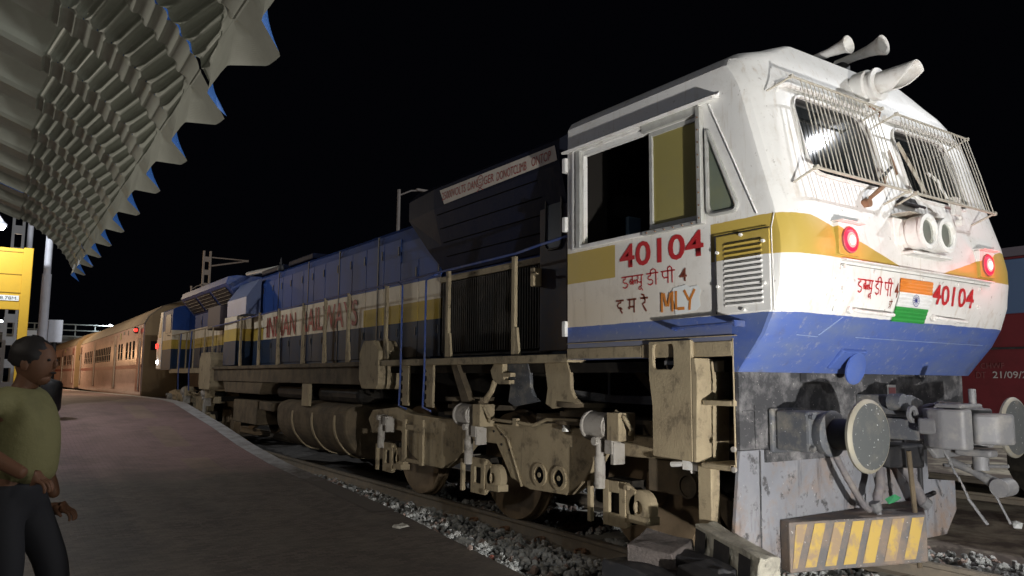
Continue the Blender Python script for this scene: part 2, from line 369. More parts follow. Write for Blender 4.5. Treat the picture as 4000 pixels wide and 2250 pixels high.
# ================================================================== SETTING
# ground
def grid(name, x0, x1, y0, y1, nx, ny, zf, m):
    vs = []; fs = []
    for j in range(ny+1):
        for i in range(nx+1):
            x = x0+(x1-x0)*i/nx; y = y0+(y1-y0)*j/ny; vs.append((x, y, zf(x, y)))
    for j in range(ny):
        for i in range(nx): a = j*(nx+1)+i; fs.append((a,a+1,a+nx+2,a+nx+1))
    mb = MB(); mb.add(vs, fs); return mb.build(name, m, smooth=True)
M_ground = mat('yard_ground', (0.11, 0.085, 0.07), 0.95, dirt=(0.20, 0.17, 0.14), lo=0.42, hi=0.7, scale=1.3, amt=0.8, bump=0.01, bscale=25)
mb = MB(); mb.quad((-900,-300,-0.36),(900,-300,-0.36),(900,1500,-0.36),(-900,1500,-0.36)); struct(mb.build('ground', M_ground))
M_yard = mat('yard_surface', (0.17, 0.14, 0.12), 0.95, dirt=(0.60, 0.54, 0.42), lo=0.45, hi=0.60, scale=1.1, amt=0.8, bump=0.012, bscale=20)
def yz(x, y): return -0.10 + 0.018*math.sin(3.1*x+1.3*y)*math.sin(2.3*y) + 0.012*math.sin(9*x)*math.cos(7*y) if x > 1.9 else -0.26
struct(grid('yard_pavement', 1.75, 40, -6, 45, 120, 120, yz, M_yard))

# ballast bed under the track + loose stones
def bz(x, y):
    return -0.17 + 0.02*math.sin(5*x+2*y) + 0.015*math.sin(11*y-3*x) + (0.05 if abs(x) > 1.2 else 0)
M_bed = mat('ballast_bed', (0.10, 0.095, 0.09), 0.95, dirt=(0.2, 0.19, 0.18), scale=14, bump=0.02, bscale=30)
struct(grid('track_bed', -2.7, 1.9, -4.5, 60, 50, 400, bz, M_bed))
def stone_mesh(seed, r):
    rnd = random.Random(seed); vs = []
    base = [(0,0,1),(.89,0,.45),(.28,.85,.45),(-.72,.53,.45),(-.72,-.53,.45),(.28,-.85,.45),(.72,.53,-.45),(-.28,.85,-.45),(-.89,0,-.45),(-.28,-.85,-.45),(.72,-.53,-.45),(0,0,-1)]
    f = [(0,1,2),(0,2,3),(0,3,4),(0,4,5),(0,5,1),(1,6,2),(2,7,3),(3,8,4),(4,9,5),(5,10,1),(2,6,7),(3,7,8),(4,8,9),(5,9,10),(1,10,6),(11,7,6),(11,8,7),(11,9,8),(11,10,9),(11,6,10)]
    sx, sy, sz = rnd.uniform(.7,1.4), rnd.uniform(.7,1.2), rnd.uniform(.5,.9)
    for b in base:
        k = rnd.uniform(.72, 1.2); vs.append(Vector((b[0]*sx*k*r, b[1]*sy*k*r, b[2]*sz*k*r)))
    return vs, f
protos = [stone_mesh(i, 1.0) for i in range(14)]
def scatter(name, n, fx, m, rmin, rmax):
    mb = MB(); rnd = random.Random(3)
    for i in range(n):
        p = fx(rnd)
        if p is None: continue
        vs, f = protos[rnd.randrange(14)]; r = rnd.uniform(rmin, rmax)
        R = Euler((rnd.uniform(0,6), rnd.uniform(0,6), rnd.uniform(0,6))).to_matrix()
        mb.add([R@v*r + Vector(p) for v in vs], f)
    return mb.build(name, m, fix=False)
m, nt, b = nodes('ballast_stone')
f = noise(nt, 9, 2); c = mixc(nt, ramp(nt, f, 0.35, 0.65), (0.22,0.23,0.225), (0.50,0.50,0.48)); c = mixc(nt, math_n(nt,'MULTIPLY',ramp(nt, noise(nt, 6, 1, 0.4), 0.62, 0.66),0.6), c, (0.30,0.16,0.11))
nt.links.new(c, b.inputs['Base Color']); b.inputs['Roughness'].default_value = 0.85; M_stone = m
EDGE = [(-8,-2.75),(-3,-2.6),(-0.5,-2.35),(1.4,-2.16),(4.5,-1.74),(8.3,-1.70),(60,-1.70)]   # platform edge x by y
def edge_x(y): return lerp(EDGE, y)
def fs_(rnd):
    y = rnd.uniform(0,1)**1.6*10 - 1.6
    x = rnd.uniform(-2.6, -0.98)
    if x < edge_x(y) - 0.02: return None
    return (x, y, bz(x,y)+rnd.uniform(0.0, 0.04)+(0.05 if x < -1.3 else 0))
tag(scatter('ballast', 9000, fs_, M_stone, 0.018, 0.042), 'grey crushed stone ballast beside the near rail', 'ballast', kind='stuff')
def fs2(rnd):
    y = rnd.uniform(0,1)**1.5*9 - 2.0; x = rnd.uniform(-0.78, 1.9)
    if 0.76 < x < 0.98: return None
    return (x, y, bz(x,y)+rnd.uniform(0, 0.04))
tag(scatter('ballast', 5200, fs2, M_stone, 0.018, 0.042), 'grey crushed stone ballast between and beyond the rails', 'ballast', kind='stuff')
# sleepers
M_sleeper = mat('concrete_sleeper', (0.46, 0.44, 0.39), 0.9, dirt=(0.25, 0.23, 0.2), scale=8, amt=0.7)
for k in range(12):
    y = -1.55 + k*0.62
    mb = MB(); mb.prism([(-1.36,-0.30),(1.36,-0.30),(1.36,-0.15),(-1.36,-0.135)], 'y', y-0.12, y+0.12)
    tag(mb.build('sleeper', M_sleeper, bevel=0.01), 'pale concrete sleeper in the ballast under the near rail', 'sleeper', 'sleepers under the engine track')
# rails
M_railtop = mat('rail_steel', (0.27, 0.235, 0.19), 0.6, 0.3, dirt=(0.42, 0.34, 0.25), scale=7, amt=0.7)
RP = [(-0.075,-0.165),(0.075,-0.165),(0.075,-0.150),(0.012,-0.130),(0.010,-0.045),(0.034,-0.034),(0.036,-0.004),(0.028,0.0),(-0.028,0.0),(-0.036,-0.004),(-0.034,-0.034),(-0.010,-0.045),(-0.012,-0.130),(-0.075,-0.150)]
def make_rail(cx, label, y0=-9, y1=60, clips=True, z=0):
    t = thing('rail', label, 'rail', (cx, 0, -0.165+z))
    mb = MB(); mb.prism([(cx+x, zz+z) for x, zz in RP], 'y', y0, y1); mb.build('rail_bar', M_railtop, t, smooth=False)
    if clips:
        for k in range(10):
            y = -1.5 + k*0.62
            for sx in (-1,):
                mb = MB(); c = Vector((cx+sx*0.105, y, -0.125))
                mb.tube([c+Vector((sx*0.05*math.cos(a)*1.0, 0.045*math.sin(a), 0.02*math.sin(a*0.5)+0.012)) for a in [i*0.5 for i in range(11)]]+[c+Vector((-sx*0.06,0.0,0.0))], 0.013, 6)
                mb.build('rail_clip', M_rust, t)
    return t
make_rail(-0.875, 'rusty running rail on the platform side under the engine')
make_rail(0.875, 'yellowish dusty rail beyond the striped front box', clips=False)

# platform
def plat_h(y):
    return lerp([(-9,0.0),(4.5,0.0),(8.3,0.155),(10,0.29),(12,0.51),(15.5,0.83),(17,0.86),(22,0.84),(60,0.55),(90,0.5)], y)
m, nt, b = nodes('platform_paving')
sep = N(nt, 'ShaderNodeSeparateXYZ'); pos = N(nt, 'ShaderNodeNewGeometry').outputs['Position']; nt.links.new(pos, sep.inputs[0])
br = N(nt, 'ShaderNodeTexBrick'); nt.links.new(pos, br.inputs['Vector']); br.inputs['Scale'].default_value = 4.2; br.inputs['Mortar Size'].default_value = 0.012
br.inputs['Color1'].default_value = (0.38,0.245,0.24,1); br.inputs['Color2'].default_value = (0.31,0.20,0.20,1); br.inputs['Mortar'].default_value = (0.16,0.115,0.11,1)
old = N(nt, 'ShaderNodeTexBrick'); nt.links.new(pos, old.inputs['Vector']); old.inputs['Scale'].default_value = 5.5; old.inputs['Mortar Size'].default_value = 0.018
old.inputs['Color1'].default_value = (0.17,0.14,0.12,1); old.inputs['Color2'].default_value = (0.085,0.07,0.062,1); old.inputs['Mortar'].default_value = (0.07,0.06,0.055,1)
oldc = grime(nt, old.outputs[0], (0.19,0.17,0.14), 0.45, 0.7, 2.0, 0.6); oldc = mixc(nt, ramp(nt, noise(nt, 60, 2), 0.66, 0.7), oldc, (0.3,0.28,0.25))
ty = math_n(nt, 'ADD', sep.outputs[1], math_n(nt, 'MULTIPLY', math_n(nt,'SUBTRACT', noise(nt, 1.2, 2), 0.5), 0.4))
pink = br.outputs[0]
strip = AND(nt, step(nt, sep.outputs[0], -3.05), math_n(nt, 'LESS_THAN', sep.outputs[0], -2.65))
strip = AND(nt, strip, math_n(nt, 'GREATER_THAN', math_n(nt, 'FRACT', math_n(nt,'MULTIPLY', sep.outputs[1], 0.33)), 0.35))
pink = mixc(nt, math_n(nt,'MULTIPLY', strip, 0.4), pink, (0.40,0.31,0.20))
pink = grime(nt, pink, (0.20,0.14,0.13), 0.5, 0.75, 1.1, 0.5)
ty2 = math_n(nt, 'ADD', sep.outputs[1], math_n(nt, 'MULTIPLY', math_n(nt,'SUBTRACT', noise(nt, 2.5, 8, 0.7), 0.5), 2.2))
c = mixc(nt, ramp(nt, ty2, 7.2, 8.9), oldc, pink)
c = mixc(nt, math_n(nt,'MULTIPLY', ramp(nt, noise(nt, 0.9, 8, 0.7), 0.45, 0.7), 0.6), c, (0.085,0.075,0.07))
nt.links.new(c, b.inputs['Base Color']); b.inputs['Roughness'].default_value = 0.72; M_plat = m
add_bump(nt, b, old.outputs[1], 0.006, 0.6)
ys = [-9,-3,-0.5,1.4,3,4.5,5.5,6.4,7.4,8.3,9,10,11,12,13,14,14.8,15.5,16.2,17,19,22,28,35,45,60,90]
mb = MB(); vs = []; nx = 8
for y in ys:
    ex = edge_x(y); h = plat_h(y)
    for i in range(nx+1): x = -26+(ex+26)*i/nx; vs.append((x, y, h))
    vs.append((ex, y, -0.34))
w = nx+2; fs = [(j*w+i, j*w+i+1, (j+1)*w+i+1, (j+1)*w+i) for j in range(len(ys)-1) for i in range(w-1)]
mb.add(vs, fs); struct(mb.build('platform', M_plat))
m, nt, b = nodes('edge_paint'); sep = N(nt, 'ShaderNodeSeparateXYZ'); nt.links.new(N(nt, 'ShaderNodeNewGeometry').outputs['Position'], sep.inputs[0])
c = grime(nt, (0.52,0.52,0.53), (0.24,0.21,0.21), 0.45, 0.7, 5.0, 0.8)
wy = math_n(nt, 'ADD', sep.outputs[1], math_n(nt, 'MULTIPLY', math_n(nt, 'SUBTRACT', noise(nt, 4, 6, 0.7), 0.5), 4.0))
c = mixc(nt, ramp(nt, wy, 9.0, 7.0), c, (0.10,0.085,0.075)); nt.links.new(c, b.inputs['Base Color']); b.inputs['Roughness'].default_value = 0.8; M_edge = m
mb = MB(); yy = [y for y in ys if y >= 4.5]; vs = []
for y in yy:
    ex = edge_x(y); h = plat_h(y); vs += [(ex-0.26, y, h+0.005), (ex+0.012, y, h+0.005), (ex+0.012, y, h-0.10)]
mb.add(vs, [(j*3+i, j*3+i+1, (j+1)*3+i+1, (j+1)*3+i) for j in range(len(yy)-1) for i in range(2)])
struct(mb.build('platform_edge_line', M_edge))
M_plwall = M_tan2

# ================================================================== LOCOMOTIVE
LOC = thing('locomotive', 'long white, yellow and blue diesel locomotive numbered 40104 standing at the platform', 'locomotive', (0, 10, 0))
ZY = [(1.50,-0.09),(1.74,-0.31),(1.88,-0.40),(2.05,-0.465),(2.24,-0.49),(2.36,-0.49),(2.55,-0.455),(2.83,-0.375),(3.42,-0.215),(3.52,-0.165),(3.60,-0.12),(3.66,-0.095),(3.73,-0.07),(3.80,-0.04),(3.93,0.02),(3.96,0.06)]
ZW = [(1.50,1.50),(3.42,1.50),(3.60,1.495),(3.66,1.455),(3.73,1.34),(3.80,1.12),(3.93,0.80),(3.96,0.72)]
def yf(z): return lerp(ZY, z)
def outline(z, rear, corner=None):
    w = lerp(ZW, z); y0 = yf(z); a = min(lerp([(3.6,0.30),(3.73,0.22),(3.85,0.10),(3.96,0.06)], z), w*0.3); bb = lerp([(1.5,0.05),(1.75,0.08),(2.1,0.13),(3.62,0.16),(3.75,0.12),(3.88,0.05),(3.96,0.04)], z)
    pts = [(-w, rear), (-w, (rear+y0+bb)/2), (-w, y0+bb)]
    for k in range(1, 7):
        t = k/6*PI/2; pts.append((-w+a-a*math.cos(t), y0+bb-bb*math.sin(t)))
    q = [(-w+a)*(1-k/4) for k in range(1,4)]
    pts += [(x, y0) for x in q] + [(0, y0)]
    return pts + [(-x, y) for x, y in reversed(pts[:-1])]
def shell(zs, rear, off=0.0):
    rings = []
    for z in zs:
        r = []
        for x, y in outline(z, rear): r.append((x, y, z))
        rings.append(r)
    return rings
zs = [1.50,1.60,1.74,1.80,1.88,1.96,2.05,2.14,2.24,2.36,2.46,2.55,2.69,2.83,3.0,3.2,3.42,3.52,3.60,3.63,3.66,3.69,3.73,3.80,3.865,3.93,3.96]
def make_cab(flipy=None):
    rings = shell(zs, 1.745); n = len(rings[0]); mb = MB()
    for r in rings: mb.v += r
    k = len(rings)
    for j in range(k-1):
        for i in range(n-1): mb.f.append((j*n+i, j*n+i+1, (j+1)*n+i+1, (j+1)*n+i))
        mb.f.append((j*n+n-1, j*n, (j+1)*n, (j+1)*n+n-1))
    mb.f.append(tuple(range((k-1)*n, k*n))); mb.f.append(tuple(range(n-1,-1,-1)))
    return mb
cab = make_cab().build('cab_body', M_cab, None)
for p in cab.data.polygons: p.use_smooth = True
def bool_cut(o, cutters):
    for c in cutters:
        md = o.modifiers.new('b', 'BOOLEAN'); md.operation = 'DIFFERENCE'; md.object = c; md.solver = 'EXACT'
    dg = bpy.context.evaluated_depsgraph_get(); dg.update()
    me = bpy.data.meshes.new_from_object(o.evaluated_get(dg)); o.modifiers.clear(); o.data = me
    for c in cutters: bpy.data.objects.remove(c)
def rpoly(pts, r, n=5):
    out = []; m_ = len(pts)
    for i in range(m_):
        p = Vector(pts[i]); a = (Vector(pts[i-1])-p); b_ = (Vector(pts[(i+1)%m_])-p)
        ra = min(r, a.length*0.45, b_.length*0.45); a = p+a.normalized()*ra; b_ = p+b_.normalized()*ra
        for k in range(n+1):
            t = k/n; q = (1-t)**2*a+2*t*(1-t)*p+t*t*b_; out.append((q.x, q.y))
    return out
cuts = []
mb = MB(); inner = [(x*0.972, y) for x, y in [(-1.5,1.68),(-1.5,0.0),(-1.25,-0.08),(1.25,-0.08),(1.5,0.0),(1.5,1.68)]]
mb.prism(inner, 'z', 1.95, 3.52); cuts.append(mb.build('cut', M_inside))
SW = [(1.53,2.562),(0.245,2.562),(0.245,3.318),(1.53,3.318)]
mb = MB(); mb.prism(SW, 'x', -1.7, -1.40); cuts.append(mb.build('cut', M_inside))
mb = MB(); mb.prism([(-p[0]*0+p[0], p[1]) for p in SW], 'x', 1.40, 1.7); cuts.append(mb.build('cut', M_inside))
TRI = rpoly([(0.155,3.16),(0.155,2.595),(-0.06,2.595)], 0.05)
WL = [(-1.13,2.82),(-0.20,2.82),(-0.20,3.42),(-1.11,3.42)]; WR = [(0.12,2.82),(1.00,2.82),(0.97,3.42),(0.12,3.42)]
for sgn in (-1, 1):
    P = rpoly(WL if sgn < 0 else WR, 0.15)
    mb = MB(); mb.prism(P, 'y', -0.75, 0.05); cuts.append(mb.build('cut', M_inside))
mb = MB(); mb.box((-1.7,0.0,1.40),(1.7,1.9,1.606)); cuts.append(mb.build('cut', M_inside))
bool_cut(cab, cuts)
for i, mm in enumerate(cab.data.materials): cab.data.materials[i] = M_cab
if len(cab.data.materials) == 0: cab.data.materials.append(M_cab)
md = cab.modifiers.new('e', 'EDGE_SPLIT'); md.split_angle = math.radians(17)
attach(cab, LOC)
# inside of the cab: floor, back wall with door, driver seat and desk, seen through the open window
mb = MB(); mb.box((-1.44,1.655,1.96),(1.44,1.675,3.5)); mb.box((-1.44,-0.05,1.955),(1.44,1.65,1.975)); mb.box((1.42,0,2.0),(1.44,1.65,3.5)).box((-1.43,-0.06,3.47),(1.43,1.65,3.49)).build('cab_lining', M_inside, LOC)
mb = MB(); mb.box((-0.55,1.60,1.98),(0.30,1.65,3.35)); mb.build('bulkhead_door', M_inside2, LOC, bevel=0.02)
mb = MB(); mb.box((-1.25,0.80,2.42),(-0.80,0.92,3.02)).box((-1.25,0.45,2.38),(-0.80,0.90,2.46)).box((-1.1,0.6,1.98),(-0.95,0.75,2.38)); mb.build('driver_seat', mat('seat_blue',(0.08,0.15,0.20),0.6), LOC, bevel=0.03)
mb = MB(); mb.prism([(-0.05,1.98),(0.30,1.98),(0.30,2.5),(0.1,2.62),(-0.05,2.66)], 'x', -1.3, 1.3); mb.build('driver_desk', mat('desk_grey',(0.12,0.13,0.12),0.6), LOC)
mb = MB(); mb.box((-1.0,1.52,2.62),(-0.86,1.56,2.86)).box((-0.93,1.51,2.60),(-0.8,1.55,2.70)); mb.build('paper_notice', mat('pale_cloth',(0.30,0.42,0.44),0.7), LOC)
# windscreens
def on_front(x, z, off): return (x, yf(z)-off, z)
for sgn in (-1, 1):
    P = rpoly(WL if sgn < 0 else WR, 0.15)
    mb = MB(); mb.add([(x*1.0, yf(z)+0.035, z) for x, z in P], [tuple(range(len(P)))])
    ws = mb.build('windscreen', M_glass, LOC)
    mb = MB(); pts = [Vector((x, yf(z)-0.004, z)) for x, z in P]; mb.tube(pts+[pts[0]], 0.013, 6); mb.build('window_seal', M_white if True else M_black, ws)
# side window assembly (near side)
X = -1.5
def side_frame(name, y0, y1, z0, z1, w, m, parent, x0=-1.515, x1=-1.47):
    mb = MB(); mb.box((x0,y0,z0),(x1,y0+w,z1)).box((x0,y1-w,z0),(x1,y1,z1)).box((x0+0.001,y0+w,z0),(x1,y1-w,z0+w)).box((x0+0.001,y0+w,z1-w),(x1,y1-w,z1)); return mb.build(name, m, parent, bevel=0.003)
sw = side_frame('side_window', 0.235, 1.66, 2.525, 3.385, 0.03, M_white, LOC, -1.524, -1.497)
pn = side_frame('sliding_sash', 0.262, 0.762, 2.566, 3.315, 0.032, M_grey_al, LOC, -1.490, -1.462)
mb = MB(); mb.quad((-1.474,0.29,2.595),(-1.474,0.735,2.595),(-1.474,0.735,3.285),(-1.474,0.29,3.285)); mb.build('sash_pane', M_ycurtain, pn)
mb = MB(); mb.box((-1.545,0.205,2.52),(-1.5,0.243,3.36)).box((-1.532,1.545,2.535),(-1.5,1.60,3.36)); mb.build('window_post', M_grey_al, sw, bevel=0.004)
mb = MB(); mb.box((-1.534,0.24,2.522),(-1.5,0.80,2.548)).box((-1.530,0.26,3.318),(-1.5,0.80,3.38)); mb.build('sash_rail', M_grey_al, sw)
mb = MB()
for k in range(9): mb.cyl((-1.55,0.224,2.56+k*0.09),(-1.54,0.224,2.56+k*0.09),0.006,n=8)
for k in range(6): mb.cyl((-1.54,0.30+k*0.09,2.535),(-1.53,0.30+k*0.09,2.535),0.006,n=8)
mb.build('rivet_row', M_rust, sw)
tr = MB().prism(TRI, 'x', -1.506, -1.498).build('quarter_pane', M_greenglass, LOC)
mb = MB(); P = [Vector((-1.51, y, z)) for y, z in rpoly([(0.175,3.20),(0.175,2.572),(-0.090,2.572)], 0.06)]; mb.tube(P+[P[0]], 0.016, 6); mb.build('pane_frame', M_grey_al, tr)
# rain gutter over the window, visor lip
mb = MB(); mb.prism([(-1.495,3.435),(-1.495,3.385),(-1.57,3.368),(-1.578,3.385),(-1.52,3.405)], 'y', 0.06, 1.74); mb.build('rain_gutter', M_white, LOC)
mb = MB(); mb.tube([(-1.505,0.15,3.36),(-1.505,-0.06,2.90),(-1.505,-0.23,2.52)], 0.006, 6); mb.tube([(-1.502,-0.36,2.5),(-1.502,-0.335,2.41),(-1.502,-0.34,1.88)],0.003,5); mb.build('weld_seam', M_white, LOC)
# louvred hatch
hatch = MB().box((-1.514,-0.325,1.885),(-1.50,0.108,2.41)).build('louvre_hatch', M_cab, LOC, bevel=0.004)
mb = MB()
for k in range(13):
    z = 2.352-k*0.0335; mb.add([(-1.5145,0.045,z),(-1.5145,-0.27,z),(-1.524,-0.26,z-0.010),(-1.524,0.03,z-0.010),(-1.5145,0.045,z-0.020),(-1.5145,-0.27,z-0.020)], [(0,1,2,3),(3,2,5,4),(0,3,4),(1,5,2)])
mb.build('louvre_slats', M_cab, hatch)
mb = MB()
for k in range(13):
    z = 2.354-k*0.0335; mb.box((-1.518,-0.262,z-0.0005),(-1.5146,0.035,z+0.0035))
mb.build('louvre_slots', M_black, hatch)
for y, z in ((-0.285,2.33),(-0.285,2.06),(0.09,2.30),(0.09,2.07),(-0.11,2.395),(-0.12,1.90)):
    MB().cyl((-1.512,y,z),(-1.532,y,z),0.011,n=10).build('latch_knob', M_white, hatch)
MB().tube([(-1.516,0.112,2.418),(-1.516,0.112,1.884)],0.005,6).tube([(-1.516,0.112,2.416),(-1.516,-0.328,2.414)],0.004,6).build('hatch_gap', M_black, hatch)
# side lettering
ux, uz = (0,-1,0), (0,0,1); xl = -1.5035
text_obj('number_lettering', '40104', M_red, LOC, (xl,1.085,2.300), ux, uz, 0.188, 0.86, bold=0.018)
hindi('class_lettering', ['dda','blyu',0.35,'dii',0.3,'pii'], M_red, LOC, (xl,1.062,2.145), ux, uz, 0.086, 0.0095, 0.03, 1.2)
text_obj('class_digit', '4', M_redbrown, LOC, (xl,0.455,2.140), ux, uz, 0.096, 0.07, bold=0.012)
hindi('zone_lettering', ['da',0.45,'ma',0.45,'re'], M_redbrown, LOC, (xl,1.125,1.955), ux, uz, 0.098, 0.014, 0.03, 1.08)
mb = MB(); mb.add([(xl-0.0005,y,z) for y, z in [(0.50,1.905),(0.30,1.925),(0.262,1.955),(0.275,2.02),(0.255,2.06),(0.28,2.10),(0.36,2.095),(0.40,2.115),(0.52,2.10),(0.54,2.06),(0.51,2.0)]],[tuple(range(11))]); mb.build('paint_patch', M_patch, LOC)
mb = MB(); strokes(mb, [[(0.08,0),(0.08,1)],[(0.24,0.95),(0.42,0.30)],[(0.72,0.95),(0.56,0.30)],[(0.88,0),(0.88,1)],[(1.14,0.08),(1.14,1)],[(1.30,0.07),(1.70,0.07)],[(1.76,1),(2.05,0.52)],[(2.46,1),(2.16,0.52),(2.10,0.0)]], Vector((xl-0.003,0.640,1.938)), Vector(ux), Vector(uz), 0.132, 0.021); mb.build('shed_lettering', M_orange, LOC, fix=False)
# grab handle with brackets on the blue sill
mb = MB(); mb.tube([(-1.60,0.44,1.805),(-1.60,-0.10,1.812)],0.010,8); mb.box((-1.605,0.42,1.798),(-1.5,0.44,1.81)).box((-1.605,-0.11,1.79),(-1.5,-0.095,1.83)); mb.tube([(-1.6,0.44,1.805),(-1.5,0.50,1.80)],0.012,6); mb.build('grab_handle', M_bluepaint, LOC)
# floor sill below cab and rear running board
mb = MB(); mb.box((-1.508,0.0,1.605),(-1.40,0.85,1.705)).box((-1.508,0.852,1.612),(-1.40,1.745,1.698)); mb.box((-1.513,-0.04,1.735),(-1.5,1.745,1.742)); mb.build('cab_sill', M_tan, LOC, bevel=0.006)
mb = MB(); mb.box((-1.50,1.75,1.585),(-1.30,6.0,1.655)); mb.build('running_board', M_tan, LOC, bevel=0.006)
mb = MB(); mb.box((-1.30,1.75,1.60),(1.30,20.0,1.648)); mb.build('deck_plate', M_tan2, LOC)
mb = MB(); mb.box((-0.80,0.05,1.15),(0.80,19.6,1.59)); mb.box((-1.35,0.2,1.50),(1.35,5.9,1.58)); mb.build('underframe', M_grease, LOC)
# deep side girder behind
mb = MB(); mb.box((-1.44,6.2,1.345),(-1.38,14.6,1.585)); mb.box((-1.48,6.0,1.586),(-1.38,14.9,1.645)); mb.build('side_girder', M_tan2, LOC, bevel=0.008)
mb = MB(); mb.box((1.38,1.7,1.34),(1.44,19,1.645)); mb.build('side_girder', M_tan2, LOC)
mb = MB(); mb.box((-1.46,14.9,1.51),(-1.36,18.9,1.62)); mb.build('running_board', M_tan, LOC, bevel=0.006)

# ---- hood
def hood_prism(y0, y1, poly, name, m, parent=LOC, bevel=0): return MB().prism(poly, 'y', y0, y1).build(name, m, parent, bevel=bevel)
HP = [(-1.07,1.65),(-1.07,3.22),(-1.03,3.40),(-0.88,3.50),(0.88,3.50),(1.03,3.40),(1.07,3.22),(1.07,1.65)]
hood_prism(5.0, 12.9, HP, 'long_hood', M_hood)
HQ = [(-1.05,1.65),(-1.05,2.70),(1.05,2.70),(1.05,1.65)]
hood_prism(1.75, 5.0, HQ, 'hood_base', M_hood)
# doors, one by one
def hood_door(y0, y1, z0, z1, latch=True):
    d = MB().box((-1.082,y0+0.007,z0),(-1.069,y1-0.007,z1)).build('hood_door', M_hood, LOC, bevel=0.003)
    if latch: MB().box((-1.092,y0+0.05,z1-0.22),(-1.083,y0+0.075,z1-0.10)).box((-1.092,y0+0.05,z0+0.28),(-1.083,y0+0.075,z0+0.38)).build('door_latch', M_black, d)
y = 4.72
for k in range(15):
    wd = (0.52 if k % 3 else 0.60)
    hood_door(y, y+wd, 1.70, 3.28 if k > 1 else 2.95); y += wd
    if y > 12.3: break
mb = MB()
for yy_ in (6.55, 8.0, 9.4, 11.0): mb.box((-1.088,yy_-0.015,1.66),(-1.071,yy_+0.015,3.40))
mb.build('hood_seam', M_black, LOC)
# upper flared air intake section with warning banner
FL = [(-1.08,2.68),(-1.18,3.0),(-1.30,3.42),(-1.30,3.66),(-1.12,3.78),(1.12,3.78),(1.30,3.66),(1.30,3.42),(1.18,3.0),(1.08,2.68)]
M_flare = mat('flare_paint', (0.007, 0.010, 0.026), 0.6, dirt=(0.018, 0.018, 0.022), lo=0.45, hi=0.8, scale=2.2, amt=0.5, stretch=(1,0.4,1.5), bump=0.02, bscale=2.2, spec=0.04)
mb = MB(); n = len(FL)
st = [(2.12,1.0),(4.55,1.0),(5.35,0.0)]
vs = []
for yv, k in st:
    for x, z in FL:
        if k == 1.0: vs.append((x, yv, z))
        else:
            zz = max(z, 3.46) if z > 3.4 else 3.30+0.1*(z-2.68); vs.append((math.copysign(min(abs(x),1.22)*1.0, x) , yv if z > 3.4 else 4.62+ (z-2.68)*0.9, z))
mb.add(vs, [(j*n+i, j*n+(i+1)%n, (j+1)*n+(i+1)%n, (j+1)*n+i) for j in range(2) for i in range(n)]+[tuple(range(n-1,-1,-1)), tuple(range(2*n,3*n))])
mb.build('air_intake_box', M_flare, LOC)
mb = MB()
for z in (2.86,3.02,3.18,3.34): mb.box((lerp([(2.68,-1.08),(3.0,-1.18),(3.42,-1.30)],z)-0.004,2.5,z),(lerp([(2.68,-1.08),(3.0,-1.18),(3.42,-1.30)],z)+0.01,4.5,z+0.012))
mb.build('panel_joint', M_hole, LOC)
M_ban = mat('banner_cream', (0.60,0.54,0.46), 0.7, dirt=(0.36,0.28,0.24), scale=5, amt=0.5)
ban = MB().quad((-1.304,4.40,3.620),(-1.304,4.29,3.437),(-1.304,2.15,3.462),(-1.304,2.19,3.612)).build('warning_banner', M_ban, LOC)
for tx_, y_, w_, z_ in (('25000VOLTS',4.335,0.53,3.487),('DAN',3.755,0.19,3.487),('GER',3.425,0.195,3.485),('DONOTCLIMB',3.175,0.535,3.475),('ONTOP',2.555,0.31,3.487)):
    text_obj('banner_lettering', tx_, M_redold, LOC, (-1.307,y_,z_), (0,-1,0), (0,0,1), 0.092, w_)
mb = MB(); O = Vector((-1.307,3.50,3.55)); U = Vector((0,-1,0)); V = Vector((0,0,1))
strokes(mb, [[(0.055*math.cos(a),0.055*math.sin(a)) for a in [i*PI/8 for i in range(17)]], [(-0.06,-0.11),(0.06,-0.05)], [(0.06,-0.11),(-0.06,-0.05)], [(-0.02,0.02),(-0.015,0.005)], [(0.02,0.02),(0.015,0.005)], [(-0.012,-0.02),(0.012,-0.02)]], O, U, V, 1.0, 0.009); mb.build('skull_mark', M_redold, LOC, fix=False)
# black grilled compartment behind the cab
mb = MB(); mb.box((-1.075,2.60,1.70),(-1.05,4.66,2.58)); g = mb.build('side_grille', M_grease, LOC)
mb = MB()
for k in range(44):
    y = 2.64+k*0.0457; mb.box((-1.115,y,1.74),(-1.076,y+0.018,2.56))
mb.build('grille_fins', M_grease, g)
mb = MB(); mb.box((-1.12,2.62,2.575),(-1.05,4.68,2.635)); mb.box((-1.13,3.0,2.60),(-1.12,3.3,2.62)).box((-1.13,3.9,2.60),(-1.12,4.3,2.62)); mb.build('grille_head_rail', M_tan, LOC)
# rear cab door, brown with rounded window
cd = MB().box((-1.20,2.13,1.70),(-1.15,2.56,3.40)).build('cab_door', mat('door_brown',(0.10,0.06,0.035),0.6,dirt=(0.05,0.05,0.07),lo=0.4,hi=0.6,scale=2,amt=0.9), LOC, bevel=0.01)
P = rpoly([(2.20,2.66),(2.46,2.66),(2.44,3.26),(2.20,3.26)], 0.08); MB().prism(P, 'x', -1.207, -1.2).build('door_window', M_glass if False else mat('dusty_door_glass',(0.07,0.075,0.08),0.3), cd)
MB().tube([(-1.21,y,z) for y, z in P]+[(-1.21,P[0][0],P[0][1])], 0.012, 6).build('door_window_seal', M_black, cd)
mb = MB(); mb.box((-1.30,2.52,2.32),(-1.20,2.58,2.50)).box((-1.33,2.44,2.42),(-1.29,2.54,2.44)); mb.build('door_lamp', M_tan, LOC, bevel=0.01)
mb = MB(); mb.box((-1.14,1.75,1.66),(1.14,2.13,3.50)); mb.build('cab_rear_wall', M_flare, LOC)
for z in (1.80,2.70,3.22): MB().box((-1.53,1.745,z),(-1.46,1.79,z+0.13)).build('door_hinge', M_white, LOC, bevel=0.006)
